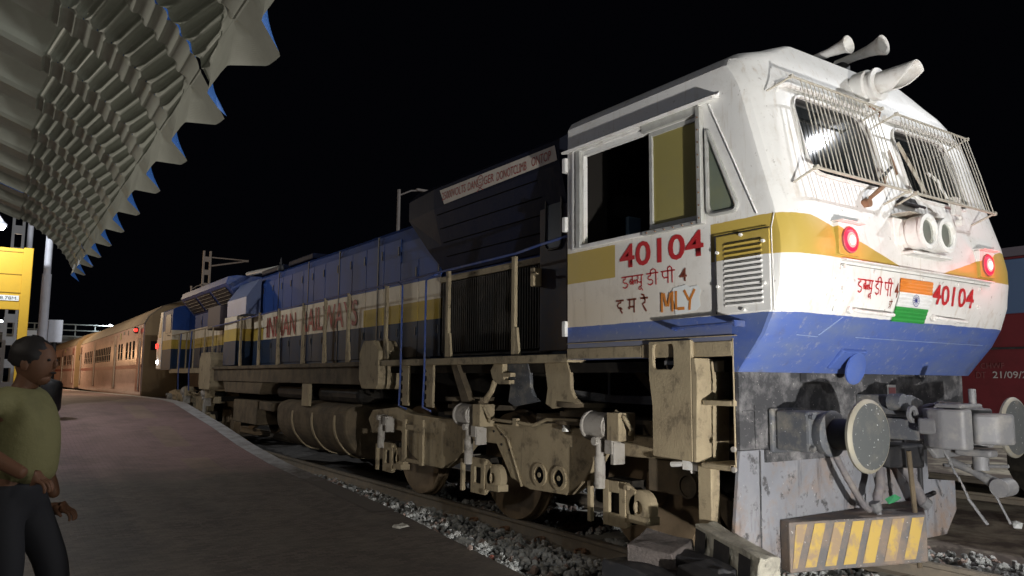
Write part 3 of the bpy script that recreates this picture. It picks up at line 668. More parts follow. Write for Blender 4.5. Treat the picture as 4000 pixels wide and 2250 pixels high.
# handrails
mb = MB(); mb.tube([(-1.45,1.80,2.68),(-1.45,2.2,2.66),(-1.45,2.6,2.63),(-1.45,5.2,2.60),(-1.45,9.8,2.575),(-1.45,13.0,2.53),(-1.45,14.6,2.52)],0.013,6); mb.build('handrail', M_bluepaint, LOC)
for yv in (2.62,3.89,5.45,6.67,7.56,8.50,9.73,10.85,12.07):
    st_ = MB().box((-1.47,yv-0.028,1.62),(-1.432,yv+0.028,2.60)); o = st_.build('stanchion', M_tan, LOC, bevel=0.006)
    MB().prism([(yv+0.028-0.056*2-0.02,1.62),(yv-0.03,1.62),(yv-0.03,1.92),(yv-0.06,1.92)], 'x', -1.468, -1.44).build('stanchion_foot', M_tan, o)
for yv in (4.875, 4.28):
    MB().tube([(-1.46,yv+ (0.6 if yv > 4.5 else -0.16),2.59),(-1.50,yv+0.15*(1 if yv>4.5 else -1),2.58),(-1.52,yv,2.53),(-1.52,yv,1.50),(-1.52,yv+0.02,1.12),(-1.46,yv-0.06,1.08)],0.012,8).build('blue_grab_rail', M_bluepaint, LOC)
# lettering on the hood side
text_obj('railway_lettering', 'INDIAN', M_redold, LOC, (-1.0955,11.60,2.185), (0,-1,0), (0,0,1), 0.385, 1.66, bold=0.010)
text_obj('railway_lettering', 'RAILWAYS', M_redold, LOC, (-1.0955,9.62,2.195), (0,-1,0), (0,0,1), 0.39, 2.40, bold=0.010)

# ---- rear part: box compartment, radiator section, far cab
mb = MB(); mb.prism([(-1.12,2.66),(-1.40,2.66),(-1.40,3.0),(-1.16,3.36),(-1.12,3.38)], 'y', 12.0, 13.4); 
mb.build('equipment_blister', mat('pale_blue_panel',(0.16,0.20,0.34),0.5,dirt=(0.12,0.14,0.2),scale=3,amt=0.6), LOC)
mb = MB(); mb.box((-1.42,12.55,1.66),(-1.12,13.5,2.66)); mb.build('equipment_locker', M_hood, LOC, bevel=0.01)
hood_prism(12.9, 18.6, [(-1.07,1.65),(-1.07,3.1),(1.07,3.1),(1.07,1.65)], 'rear_hood', M_hood)
RAD = [(-1.07,3.0),(-1.42,3.42),(-1.38,3.56),(-1.2,3.60),(1.2,3.60),(1.38,3.56),(1.42,3.42),(1.07,3.0)]
rad = hood_prism(13.55, 18.1, RAD, 'radiator_housing', M_bluepaint)
for k in range(3):
    y0 = 13.75+k*1.45; a = Vector((-1.12,0,3.04)); b2 = Vector((-1.38,0,3.36)); nrm = Vector((-0.77,0,-0.64))*0.006
    mb = MB(); mb.add([tuple(a+nrm+Vector((0,y0,0))),tuple(a+nrm+Vector((0,y0+1.25,0))),tuple(b2+nrm+Vector((0,y0+1.25,0))),tuple(b2+nrm+Vector((0,y0,0)))],[(0,1,2,3)]); mb.build('radiator_opening', M_black, rad)
    mb = MB()
    for j in range(5):
        t = (j+0.5)/5; p = a+(b2-a)*t+nrm*2; mb.box((p.x-0.006,y0,p.z-0.006),(p.x+0.006,y0+1.25,p.z+0.006))
    mb.build('radiator_shutter', M_grease, rad)
for yv in (12.6, 14.4, 16.2): MB().lathe((0,yv,3.56),(0,0,1),[(0,0.62),(0.14,0.62),(0.16,0.55),(0.16,0.0)],20).build('roof_fan', M_flare, LOC, smooth=True)
for yv in (9.6, 11.3): MB().box((-0.95,yv,3.5),(-0.2,yv+1.3,3.60)).build('roof_hatch', M_flare, LOC, bevel=0.02)
MB().tube([(-0.85,11.5,3.58),(-0.85,12.4,3.62),(-0.85,14.0,3.70)],0.05,8).build('roof_pipe', M_grey_al, LOC)
MB().lathe((-1.0,11.2,3.45),(0,0,1),[(0,0.07),(0.1,0.05),(0.12,0.02),(0.25,0.012)],10).build('roof_valve', M_black, LOC)
for yv, wd in ((15.0,0.5),(15.6,0.45),(16.4,0.6),(17.1,0.5)): hood_door(yv, yv+wd, 1.70, 2.95, True)
mb = MB(); mb.box((-1.40,14.0,2.48),(-1.12,15.1,2.98)); mb.build('vent_box', mat('vent_brown',(0.10,0.08,0.085),0.7), LOC, bevel=0.01)
# far cab mirrored
mb = make_cab(); mb.v = [(x*0.985, 18.72+(1.745-y)*0.86, 1.60+(z-1.5)*0.76) for x, y, z in mb.v]
fc = mb.build('far_cab', None or M_hood, LOC)
fc.data.materials[0] = M_hood
P = rpoly([(18.85,2.58),(19.6,2.58),(19.55,3.10),(18.9,3.10)], 0.08); MB().prism(P, 'x', -1.486, -1.478).build('far_cab_window', M_inside2, fc)
mb = MB(); mb.box((-1.49,19.92,1.62),(-1.2,20.1,3.15)); MB().prism([(19.98,1.62),(20.66,1.62),(20.75,2.3),(20.30,3.22),(19.98,3.22)],'x',-1.492,-1.2).build('far_cab_front', M_white, fc, bevel=0.02)
P = rpoly([(20.1,2.5),(20.5,2.5),(20.26,3.06),(20.1,3.06)], 0.04); MB().prism(P,'x',-1.498,-1.493).build('far_cab_pane', M_ycurtain, fc)
MB().cyl((-1.42,20.55,2.27),(-1.54,20.55,2.27),0.07).build('far_marker_lamp', M_lampred, fc)
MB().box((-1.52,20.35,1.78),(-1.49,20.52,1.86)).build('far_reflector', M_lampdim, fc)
for yv in (14.35,15.1,16.2,17.0,17.9,18.8): MB().box((-1.455,yv-0.02,1.55),(-1.43,yv+0.02,2.52)).build('stanchion', M_tan, LOC)
MB().tube([(-1.45,14.4,2.52),(-1.46,18.8,2.50),(-1.5,19.2,2.53)],0.014,6).build('handrail', M_tan, LOC)
for yv in (16.2,17.4): MB().tube([(-1.5,yv,2.5),(-1.52,yv,1.5),(-1.5,yv,1.1)],0.016,6).build('blue_grab_rail', M_bluepaint, LOC)

# ---- step boxes
def stepbox(y0, y1, zb, zt, zpeak, name='step_box'):
    mb = MB(); mb.prism([(y0,zt),(y0,zb+0.06),(y0+0.06,zb),(y1-0.1,zb),(y1,zb+0.12),(y1,zpeak),(y1-0.12,zpeak+0.16),(y0+0.18,zpeak+0.16)], 'x', -1.52, -1.20); return mb.build(name, M_tan, LOC, bevel=0.012)
stepbox(5.50, 6.10, 1.30, 1.77, 1.75); stepbox(14.1, 15.15, 1.15, 1.80, 1.80)
for yv in (4.95, 4.35):
    mb = MB(); pts = [(yv+0.10,1.60),(yv-0.12,1.60),(yv-0.12,1.12),(yv+0.02,1.12)]
    for k in range(4): pts += [(yv+0.02,1.13+k*0.10+0.03),(yv+0.06,1.13+k*0.10+0.04),(yv+0.06,1.13+k*0.10+0.07),(yv+0.02,1.13+k*0.10+0.08)]
    mb.prism(pts, 'x', -1.44, -1.41); mb.build('toothed_bracket', M_tan, LOC)
# sand/step box under the cab with rectangular hole
def arc_box():
    mb = MB(); poly = [(0.745,1.72),(0.33,1.72),(0.33,0.89),(0.715,0.90),(0.715,1.25),(0.745,1.45)]
    mb.prism(poly, 'x', -1.535, -1.505); return mb
bx = arc_box().build('sand_box', M_tan, None)
c1 = MB().prism(rpoly([(0.70,1.70),(0.50,1.70),(0.50,1.52),(0.70,1.52)],0.04),'x',-1.6,-1.4).build('cut', M_tan); bool_cut(bx, [c1]); bx.data.materials.clear(); bx.data.materials.append(M_tan); attach(bx, LOC)
md = bx.modifiers.new('bevel','BEVEL'); md.width = 0.006; md.limit_method='ANGLE'
mb = MB(); mb.box((-1.52,0.331,0.892),(-1.20,0.36,1.60)); mb.prism([(0.33,0.89),(0.33,1.595),(0.30,1.595),(0.28,1.45),(0.30,0.89)],'x',-1.534,-1.20); mb.box((-1.50,0.36,0.90),(-1.22,0.70,0.93)); mb.build('sand_box_side', M_tan, LOC, bevel=0.004)
MB().box((-1.50,0.50,1.55),(-1.30,0.62,1.58)).cyl((-1.45,0.62,1.60),(-1.45,0.60,1.50),0.03).build('box_handle', M_coupler, LOC)
mb = MB(); mb.box((-1.50,0.02,1.275),(-1.22,0.27,1.31)); mb.box((-1.50,0.03,0.865),(-1.22,0.26,0.895)); mb.build('foot_step', M_tan, LOC, bevel=0.006)
mb = MB(); mb.tube([(-1.50,0.27,0.875),(-1.50,0.03,0.875)],0.02,8); mb.build('step_roll', M_tan, LOC)
mb = MB(); mb.box((-1.49,0.215,0.44),(-1.40,0.33,0.885)); mb.build('guard_iron', M_tan, LOC, bevel=0.005)
MB().cyl((-1.5,0.25,0.46),(-1.5,0.21,0.44),0.035).build('guard_iron_bolt', M_tan, LOC)
mb = MB(); mb.tube([(-1.50,-0.005,1.72),(-1.50,-0.005,0.86)],0.006,6); mb.build('edge_rod', M_tan, LOC)
MB().cyl((-1.50,0.0,1.00),(-1.52,0.0,1.00),0.018,n=8).cyl((-1.5,0,0.87),(-1.52,0,0.87),0.018,n=8).build('rod_bolt', M_tangrey, LOC)

# ---- bogies
def wheelset(yc):
    for sx in (-1, 1):
        w_ = MB().lathe((sx*0.915,yc,0.546),(-sx,0,0),[(0,0.0),(0,0.14),(0.03,0.15),(0.03,0.36),(0.0,0.44),(0.0,0.545),(0.10,0.548),(0.105,0.575),(0.135,0.575),(0.135,0.44),(0.10,0.36),(0.10,0.0)],40).build('wheel', M_wheel, LOC, smooth=True)
    MB().cyl((-0.8,yc,0.546),(0.8,yc,0.546),0.10).build('axle', M_grease, LOC, smooth=True)
M_wheel = mat('wheel_dust', (0.24,0.175,0.11), 0.7, 0.1, dirt=(0.12,0.09,0.06), scale=5, amt=0.7)
def bogie(ax, front=True, detail=True):
    for a in ax: wheelset(a)
    top = 0.99
    for sx in (-1, 1):
        x0, x1 = (-1.30,-1.16) if sx < 0 else (1.16,1.30)
        poly = [(ax[0]-0.62,0.94),(ax[0]-0.62,0.76),(ax[0]-0.30,0.84)]
        def arch(a): return [(a-0.22,0.84),(a+0.22,0.84)]
        poly = [(ax[0]-0.66,0.86)]
        poly += arch(ax[0]) + [(ax[0]+0.42,0.58),(ax[0]+0.66,0.44),(ax[0]+1.22,0.425),(ax[0]+1.52,0.50),(ax[1]-0.26,0.80)] + [(ax[1]+0.22,0.80),(ax[1]+0.5,0.58),(ax[1]+0.85,0.45),(ax[1]+1.3,0.45),(ax[1]+1.6,0.55),(ax[2]-0.22,0.80),(ax[2]+0.22,0.80),(ax[2]+0.6,0.72),(ax[2]+0.75,0.90)]
        poly += [(ax[2]+0.62,1.02),(ax[2]-0.1,1.08),(ax[2]-0.42,1.02),(ax[1]+0.8,0.99),(ax[0]+1.6,1.0),(ax[0]+0.7,1.06),(ax[0]+0.4,1.02),(ax[0]-0.66,1.0)]
        MB().prism(poly, 'x', x0, x1).build('bogie_frame', M_tan, LOC, bevel=0.01)
    if not detail: return
    for k, a in enumerate(ax):
        # axle box: backing plate, front casting with hole
        y0, y1 = a-0.20, a+0.06; x = -1.40
        fr = MB().box((x,y0,0.30),(x+0.03,y0+0.07,0.65)).box((x,y1-0.07,0.30),(x+0.03,y1,0.65)).box((x,y0+0.07,0.56),(x+0.03,y1-0.07,0.65)).box((x,y0+0.07,0.30),(x+0.03,y1-0.07,0.40))
        fr.prism([(y0,0.30),(y0-0.10,0.42),(y0-0.10,0.60),(y0,0.65)],'x',x+0.01,x+0.04)
        ab = fr.build('axle_box', M_tan, LOC, bevel=0.005)
        MB().box((x+0.06,y0-0.02,0.33),(x+0.20,y1+0.02,0.66)).build('axle_box_core', M_grease, ab)
        MB().box((x-0.02,y1+0.13,0.30),(x+0.02,y1+0.17,0.62)).build('guide_plate', M_tan, ab, bevel=0.004)
        MB().lathe((x+0.10,a-0.33,0.48),(-1,0,0),[(0,0.13),(0.07,0.13),(0.09,0.10),(0.09,0.05),(0.05,0.05)],18).box((x,a-0.45,0.36),(x+0.12,a-0.24,0.42)).build('axle_cap', M_tan, ab, smooth=True)
        MB().cyl((x,a-0.24,0.34),(x-0.03,a-0.24,0.34),0.022,n=8).cyl((x,a-0.24,0.62),(x-0.03,a-0.24,0.62),0.022,n=8).build('axle_box_bolt', M_tan, ab)
        dm = MB().lathe((-1.42,a+0.07,0.58),(0,0,1),[(0,0.045),(0.25,0.045),(0.25,0.035),(0.38,0.035)],14).build('damper', M_tangrey, LOC, smooth=True)
        MB().box((-1.46,a-0.12,0.86),(-1.36,a-0.03,0.97)).box((-1.44,a+0.04,0.90),(-1.34,a+0.12,0.98)).cyl((-1.36,a+0.08,0.95),(-1.48,a+0.08,0.95),0.035).box((-1.45,a-0.13,0.78),(-1.33,a-0.09,0.95)).build('damper_bracket', M_tangrey, dm, bevel=0.006)
        if k < 2:
            cy = MB().lathe((-1.36,a+0.33 if k else a+0.27,1.065),(0,-1,0),[(0,0.0),(0,0.105),(0.02,0.122),(0.04,0.122),(0.05,0.112),(0.27,0.112),(0.275,0.10),(0.29,0.10),(0.292,0.05),(0.31,0.045),(0.36,0.02)],22).build('brake_cylinder', M_tangrey, LOC, smooth=True)
            MB().box((-1.46,a-0.20,0.965),(-1.28,a-0.06,1.185)).tube([(-1.40,a-0.10,1.19),(-1.42,a-0.22,1.15),(-1.40,a-0.28,1.06),(-1.36,a-0.22,1.02)],0.018).build('cylinder_bracket', M_tan, cy, bevel=0.006)
        else:
            MB().box((-1.42,a-0.58,0.46),(-1.39,a-0.50,0.96)).box((-1.42,a-1.02,0.46),(-1.39,a-0.94,0.97)).box((-1.415,a-0.94,0.84),(-1.39,a-0.58,0.90)).box((-1.415,a-0.94,0.47),(-1.39,a-0.58,0.51)).build('ladder_frame', M_tan, LOC, bevel=0.004)
    # covers with four-hole plates, bolts on the middle of the frame
    for dy in (0.80, 1.09):
        y = ax[0]+dy
        if dy < 1: continue
    for y in (ax[1]-1.00, ax[1]-1.29):
        rg = MB().lathe((-1.30,y,0.575),(-1,0,0),[(0,0.105),(0.02,0.105),(0.02,0.075),(0.004,0.075),(0.004,0.0)],22).build('ring_cover', M_tan, LOC, smooth=True)
        MB().prism([(y+0.066*math.cos(t)*(1-0.18*abs(math.sin(2*t))),0.575+0.076*math.sin(t)*(1-0.18*abs(math.sin(2*t)))) for t in [k*PI/16 for k in range(32)]],'x',-1.309,-1.301).build('ring_hole', M_hole, rg)
        MB().cyl((-1.3,y,0.575),(-1.318,y,0.575),0.022,n=10).build('ring_spider', M_tan, rg)
    mb = MB()
    for y, z in ((ax[1]-0.22,0.92),(ax[1]-0.36,0.90),(ax[1]-0.36,0.80),(ax[1]-0.5,0.76),(ax[1]-0.6,0.62)): mb.cyl((-1.301,y,z),(-1.308,y,z),0.013,n=8)
    mb.build('frame_hole', M_black, LOC)
    MB().tube([(-1.31,ax[1]-0.30,0.97),(-1.31,ax[1]-0.48,0.86),(-1.31,ax[1]-0.62,0.62),(-1.31,ax[1]-0.72,0.44)],0.012,6).build('frame_seam', M_tan, LOC)
    MB().tube([(-1.36,ax[1]-0.30,1.04),(-1.36,ax[1]-0.75,1.03),(-1.34,ax[1]-0.95,1.02),(-1.34,ax[1]-1.15,1.08),(-1.34,ax[1]-1.6,1.09)],0.016,8).box((-1.38,ax[1]-0.72,1.0),(-1.34,ax[1]-0.66,1.07)).build('sand_pipe', M_tan, LOC)
    MB().lathe((-1.33,ax[1]-1.42,0.99),(0,0,1),[(0,0.04),(0.03,0.04),(0.03,0.03),(0.07,0.035),(0.08,0.0)],12).build('filler_cap', M_grey_al, LOC)
    MB().box((-1.25,ax[0]-0.7,0.9),(1.25,ax[0]-0.45,1.0)).box((-1.1,ax[1]-1.35,0.7),(1.1,ax[1]-0.9,1.05)).box((-1.1,ax[1]+0.9,0.7),(1.1,ax[1]+1.3,1.05)).build('bogie_transom', M_grease, LOC)
    MB().box((-0.75,ax[0]+0.35,0.3),(0.75,ax[0]+0.95,0.85)).box((-0.75,ax[1]+0.35,0.3),(0.75,ax[1]+0.95,0.85)).build('traction_motor', M_grease, LOC, bevel=0.05)
bogie([1.36,3.40,5.50]); bogie([14.8,16.9,18.95])
# springs seat discs, swan-neck plates and upper linkage between bogie and frame
for yv in (1.95, 3.95): MB().lathe((-1.12,yv,1.05),(0,0,1),[(0,0.28),(0.03,0.28),(0.03,0.2),(0.07,0.2),(0.07,0.24),(0.11,0.24),(0.11,0.2),(0.15,0.2),(0.15,0.27),(0.19,0.27)],26).build('secondary_spring', M_tan2, LOC, smooth=True)
for yv in (2.65, 2.05):
    P = [(yv+0.22,1.59),(yv-0.12,1.59),(yv-0.16,1.50),(yv-0.17,1.36),(yv-0.22,1.28),(yv-0.30,1.24),(yv+0.10,1.18),(yv+0.20,1.22),(yv+0.17,1.36)]
    MB().prism(P,'x',-1.36,-1.32).build('swan_neck_bracket', M_buffer if yv > 2.3 else M_tan, LOC, bevel=0.01)
mb = MB(); mb.prism([(3.02,1.585),(2.86,1.585),(2.86,1.50),(2.72,1.50),(2.72,1.46),(2.84,1.46),(2.84,1.43),(2.74,1.43),(2.74,1.39),(2.95,1.39),(3.04,1.44),(3.08,1.52)],'x',-1.42,-1.36)
mb.tube([(-1.40,3.02,1.42),(-1.40,3.08,1.32),(-1.40,3.20,1.22)],[0.03,0.028,0.032],8); mb.build('yaw_damper_link', M_tan, LOC, bevel=0.006)
MB().prism([(3.9,1.59),(3.78,1.59),(3.50,1.20),(3.66,1.20)],'x',-1.40,-1.33).build('diagonal_brace', M_tan2, LOC)
MB().prism([(1.42,1.59),(1.30,1.59),(0.74,1.12),(0.80,1.06)],'x',-1.15,-1.12).build('diagonal_brace', M_tan2, LOC)
mb = MB()
for k in range(5): mb.tube([(-1.10,2.5,1.36-0.02*k),(-1.10,1.6,1.30-0.012*k),(-1.08,0.75,1.31-0.015*k)],0.009,6)
mb.tube([(-1.15,1.62,1.55),(-1.15,1.62,1.30)],0.012,6); mb.build('cable_run', M_coupler, LOC)
mb = MB(); mb.box((-1.2,0.1,1.0),(1.2,2.6,1.12)); mb.build('bogie_top_plate', M_tan2, LOC)
MB().box((-1.25,0.45,0.60),(-1.18,1.05,0.93)).lathe((-1.28,0.61,0.68),(-1,0,0),[(0,0.09),(0.02,0.09),(0.02,0.075),(0.005,0.075),(0.005,0)],20).build('end_bracket', M_tan2, LOC)
MB().prism([(0.95,0.85),(0.66,0.85),(0.25,0.35),(0.25,0.60)],'x',-1.22,-1.19).build('sand_chute', M_tan2, LOC)
mb = MB(); mb.cyl((-1.44,0.50,0.86),(-1.44,0.62,0.845),0.022,n=8).box((-1.46,0.36,0.82),(-1.42,0.50,0.89)).cyl((-1.44,0.42,0.92),(-1.44,0.42,0.80),0.02,n=8); mb.build('air_cock', M_white, LOC, bevel=0.003)
# fuel tank and boxes
FT = rpoly([(-1.42,1.0),(-1.42,0.62),(-1.15,0.30),(1.15,0.30),(1.42,0.62),(1.42,1.0),(1.2,1.08),(-1.2,1.08)], 0.2)
MB().prism(FT,'y',6.75,9.75).build('fuel_tank', M_tan2, LOC, bevel=0.05)
mb = MB()
for yv in (7.1,8.0,8.9): mb.prism(rpoly([(-1.435,1.0),(-1.435,0.61),(-1.16,0.285),(1.16,0.285),(1.435,0.61),(1.435,1.0)],0.2),'y',yv,yv+0.06)
mb.build('tank_strap', M_tan, LOC)
for y0, y1, z0 in ((10.0,10.7,0.85),(10.83,12.40,0.57)): MB().box((-1.44,y0,z0),(-0.9,y1,1.0)).build('battery_box', M_tan2, LOC, bevel=0.02)
MB().prism([(10.6,1.34),(13.4,1.34),(13.2,1.12),(10.8,1.12)],'x',-1.42,-0.9).build('battery_box', M_tan2, LOC, bevel=0.02)
for y0 in (6.6,8.6): MB().box((-1.3,y0,1.08),(-0.9,y0+1.6,1.30)).build('air_reservoir', M_grease, LOC, bevel=0.08)
MB().box((-1.43,8.2,1.0),(-1.38,8.5,1.34)).build('frame_bracket', M_tan, LOC)

# ---- front plate, plough, steps
mb = MB(); mb.box((-1.445,0.0,0.99),(1.485,0.03,1.505)); hp = mb.build('headstock', M_plate, LOC)
mb = MB(); mb.prism([(-1.44,0.985),(-1.455,0.90),(-1.512,0.476),(-1.36,0.385),(-1.11,0.20),(1.10,0.20),(1.28,0.38),(1.28,0.62),(0.86,0.66),(0.86,0.985)],'y',0.006,0.03); mb.build('lower_front_plate', M_plate_low, LOC)
mb = MB(); mb.box((-1.20,-0.012,0.90),(-0.40,0.005,0.985)).box((0.5,-0.012,0.9),(1.2,0.005,0.985)); mb.box((-1.30,-0.008,1.0),(-1.18,-0.001,1.28)); mb.tube([(-1.42,-0.004,1.24),(-1.22,-0.004,1.25)],0.006,6); mb.tube([(-1.25,-0.002,0.98),(-1.26,-0.002,0.34)],0.005,6); mb.build('plate_weld', M_plate, LOC)
mb = MB(); V3 = [(-1.06,0.004),(-1.10,-0.10),(0.0,-0.42),(0.74,0.004)]
mb.prism(V3,'z',0.19,0.515); plough = mb.build('striped_front_box', mat('plough_dark',(0.13,0.125,0.125),0.75,dirt=(0.24,0.18,0.135),lo=0.42,hi=0.66,scale=5,amt=0.9,speck=(0.4,0.38,0.36),bump=0.004), LOC, bevel=0.01)
M_strp = mat('worn_yellow', (0.46,0.32,0.09), 0.75, dirt=(0.27,0.20,0.15), lo=0.44, hi=0.56, scale=6, amt=0.85)
P0 = Vector((-1.10,-0.10,0.19)); E1 = (Vector((0.0,-0.42,0.19))-P0); Ln = E1.length; E1.normalize(); nn = Vector((E1.y,-E1.x,0))*0.004
if nn.y > 0: nn = -nn
for k, (a, w_) in enumerate([(0.02,0.09),(0.17,0.09),(0.33,0.09),(0.48,0.10),(0.64,0.10),(0.82,0.10),(0.99,0.105)]):
    sh = 0.10; pts = []
    for s_, z in ((a-0.06, 0.03),(a-0.06+w_, 0.03),(min(a+w_+0.03,Ln-0.01), 0.31),(a+0.03, 0.31)):
        s_ = max(0.015, min(s_, Ln-0.012)); q = P0+E1*s_+nn; pts.append((q.x,q.y,0.19+z))
    MB().add(pts,[(0,1,2,3)]).build('yellow_stripe', M_strp, plough)
MB().tube([(-0.02,-0.33,0.95),(0.02,-0.33,0.55),(0.05,-0.33,0.13)],0.018,8).cyl((0.05,-0.33,0.32),(0.05,-0.33,0.27),0.03,n=10).build('hanging_lever', M_tan2, LOC)
MB().box((0.86,0.04,0.38),(1.25,0.3,0.60)).box((0.70,0.02,0.70),(0.80,0.1,0.95)).build('right_step', M_rust, LOC, bevel=0.01)

# ---- buffers
for sx in (-1, 1):
    cx = 0.978*sx
    bf = MB().box((cx-0.19,-0.04,0.96),(cx+0.19,-0.002,1.26)).prism([(cx-0.16,0.985),(cx+0.16,0.985),(cx+0.16,1.245),(cx-0.16,1.245)],'y',-0.30,-0.04).build('buffer', M_buffer, LOC, bevel=0.03)
    MB().lathe((cx,-0.30,1.105),(0,-1,0),[(0,0.135),(0.05,0.15),(0.07,0.15),(0.09,0.12)],26).build('buffer_casing', M_buffer, bf, smooth=True)
    MB().lathe((cx,-0.36,1.105),(0,-1,0),[(0,0.10),(0.26,0.10)],22).build('buffer_plunger', M_black, bf, smooth=True)
    MB().lathe((cx,-0.585,1.105),(0,-1,0),[(0,0.10),(0.01,0.226),(0.028,0.230),(0.038,0.222),(0.046,0.205)],44,caps=False).build('buffer_rim', M_discrim, bf, smooth=True)
    MB().lathe((cx,-0.585,1.105),(0,-1,0),[(0.0,0.2),(0.045,0.206),(0.054,0.12),(0.057,0.0)],44).build('buffer_disc', M_disc, bf, smooth=True)
    for dx in (-0.14,0.14):
        for z in (1.01,1.215): MB().cyl((cx+dx,-0.30,z),(cx+dx,-0.325,z),0.02,n=6).build('buffer_bolt', M_buffer, bf)
# ---- coupler
cp = MB().box((-0.13,-0.52,1.035),(0.13,0.0,1.185)).build('coupler', M_buffer, LOC, bevel=0.012)
MB().prism(rpoly([(-0.13,-0.50),(0.13,-0.50),(0.24,-0.60),(0.25,-0.76),(0.19,-0.82),(0.10,-0.78),(0.08,-0.70),(-0.02,-0.66),(-0.08,-0.72),(-0.13,-0.84),(-0.22,-0.82),(-0.25,-0.68),(-0.22,-0.58)],0.025),'z',1.0,1.265).build('coupler_head', M_coupler, cp, bevel=0.015)
MB().box((-0.24,-0.66,1.09),(-0.12,-0.52,1.20)).build('coupler_guard_arm', M_coupler, cp, bevel=0.02)
MB().tube([(-0.10,-0.50,1.27),(-0.12,-0.62,1.30),(-0.02,-0.74,1.29)],0.014,8).build('lock_lifter', M_coupler, cp)
MB().prism([(-0.26,1.0),(0.24,1.0),(0.20,0.93),(-0.18,0.93)],'y',-0.62,-0.58).build('coupler_rib', M_coupler, cp, bevel=0.01)
MB().prism(rpoly([(0.02,-0.74),(0.16,-0.80),(0.22,-0.90),(0.14,-0.98),(0.02,-0.92),(-0.04,-0.80)],0.03),'z',1.03,1.235).box((-0.20,-0.80,1.27),(0.10,-0.62,1.30)).box((-0.05,-0.90,0.95),(0.06,-0.66,1.0)).build('coupler_knuckle', M_coupler, cp, bevel=0.02)
MB().cyl((0.02,-0.77,1.27),(0.02,-0.77,1.40),0.024,n=14).cyl((0.02,-0.80,0.98),(0.02,-0.80,0.86),0.05,n=14).build('coupler_pin', M_coupler, cp, smooth=True)
MB().prism(rpoly([(-0.56,1.24),(-0.50,1.30),(-0.42,1.27),(-0.40,1.20),(-0.47,1.23),(-0.52,1.18)],0.02),'x',-0.03,0.03).build('lifting_hook', M_coupler, cp)
MB().lathe((-0.20,-0.46,1.22),(0,-1,0),[(0,0.06),(0.02,0.06),(0.02,0.03),(0.0,0.03)],18).build('lifting_ring', M_coupler, cp)
MB().tube([(0.02,-0.60,0.90),(0.02,-0.74,0.85),(0.02,-0.84,0.80),(0.02,-0.92,0.76)],[0.03,0.025,0.035,0.05],10).lathe((-0.04,-0.93,0.76),(1,0,0),[(0,0.06),(0.14,0.06)],18).tube([(0.02,-0.55,0.87),(0.02,-0.97,0.90)],0.012,8).build('screw_link', M_coupler, cp, smooth=True)
mb = MB(); p = Vector((-0.10,-0.62,0.98))
for k in range(12):
    q = p+Vector((0.006*math.sin(k),-0.012*k+0.0,-0.024*k)); mb.cyl(q,q+Vector((0.004,-0.01,-0.03)),0.009 if k%2 else 0.006,n=6)
mb.cyl(p+Vector((0,-0.14,-0.30)),p+Vector((0.03,-0.24,-0.46)),0.010,n=6); mb.build('pin_chain', M_coupler, cp, split=False); MB().cyl((0.06,-0.86,0.70),(0.09,-0.93,0.52),0.008,n=6).build('chain_end', M_coupler, cp)
MB().prism([(-0.12,1.21),(0.12,1.21),(0.12,1.31),(-0.02,1.35),(-0.12,1.35)],'y',-0.38,0.0).build('draft_stop', M_buffer, cp, bevel=0.01)
MB().lathe((-0.14,-0.28,1.30),(0,-1,0),[(0,0.06),(0.10,0.06),(0.11,0.03)],16).build('draft_bolt', M_buffer, cp, smooth=True)
MB().box((0.30,-0.008,1.30),(0.42,-0.003,1.42)).build('inspection_notice', M_flagw, LOC)
MB().box((0.315,-0.012,1.335),(0.41,-0.009,1.40)).build('inspection_panel', mat('notice_pink',(0.5,0.2,0.2),0.7), LOC)
MB().prism([(-0.15,0.83),(0.35,0.80),(0.35,0.98),(-0.15,0.98)],'y',-0.25,0.0).tube([(0.36,-0.2,0.95),(0.36,-0.2,0.60),(0.42,-0.2,0.58),(0.55,-0.2,0.60)],0.02,6).build('draft_box', M_black, LOC, bevel=0.02)
# hoses
MB().tube([(-0.60,-0.05,0.98),(-0.62,-0.14,0.93),(-0.57,-0.18,0.80),(-0.49,-0.20,0.68),(-0.40,-0.20,0.58),(-0.33,-0.20,0.545)],0.023,10).build('air_hose', M_rust if False else M_hose, LOC, smooth=True)
MB().tube([(-0.15,-0.10,0.92),(-0.17,-0.20,0.80),(-0.22,-0.22,0.70),(-0.26,-0.22,0.63),(-0.25,-0.22,0.60)],0.033,10).build('air_hose', M_hose, LOC, smooth=True)
MB().tube([(0.02,-0.02,0.99),(0.08,-0.15,0.90),(0.20,-0.20,0.76),(0.30,-0.22,0.60),(0.34,-0.22,0.54)],0.038,10).build('air_hose', M_hose, LOC, smooth=True)
MB().lathe((-0.30,-0.22,0.60),(0.3,-0.1,-0.8),[(0,0.04),(0.06,0.035),(0.08,0.02),(0.12,0.025)],12).cyl((-0.26,-0.22,0.68),(-0.26,-0.22,0.60),0.014).build('hose_coupling', M_coupler, LOC)
MB().cyl((0.33,-0.22,0.56),(0.37,-0.24,0.525),0.045,n=14).build('hose_coupling', M_coupler, LOC)
MB().tube([(-0.20,-0.16,0.80),(-0.20,-0.2,0.60),(-0.21,-0.2,0.53)],0.008,6).build('cock_rod', M_coupler, LOC)
MB().add([(-0.10,-0.18,0.60),(0.0,-0.2,0.63),(0.05,-0.22,0.60),(-0.05,-0.22,0.575),(-0.12,-0.22,0.57)],[(0,1,2,3,4)]).build('green_rag', mat('green_scrap',(0.03,0.20,0.08),0.7), LOC)
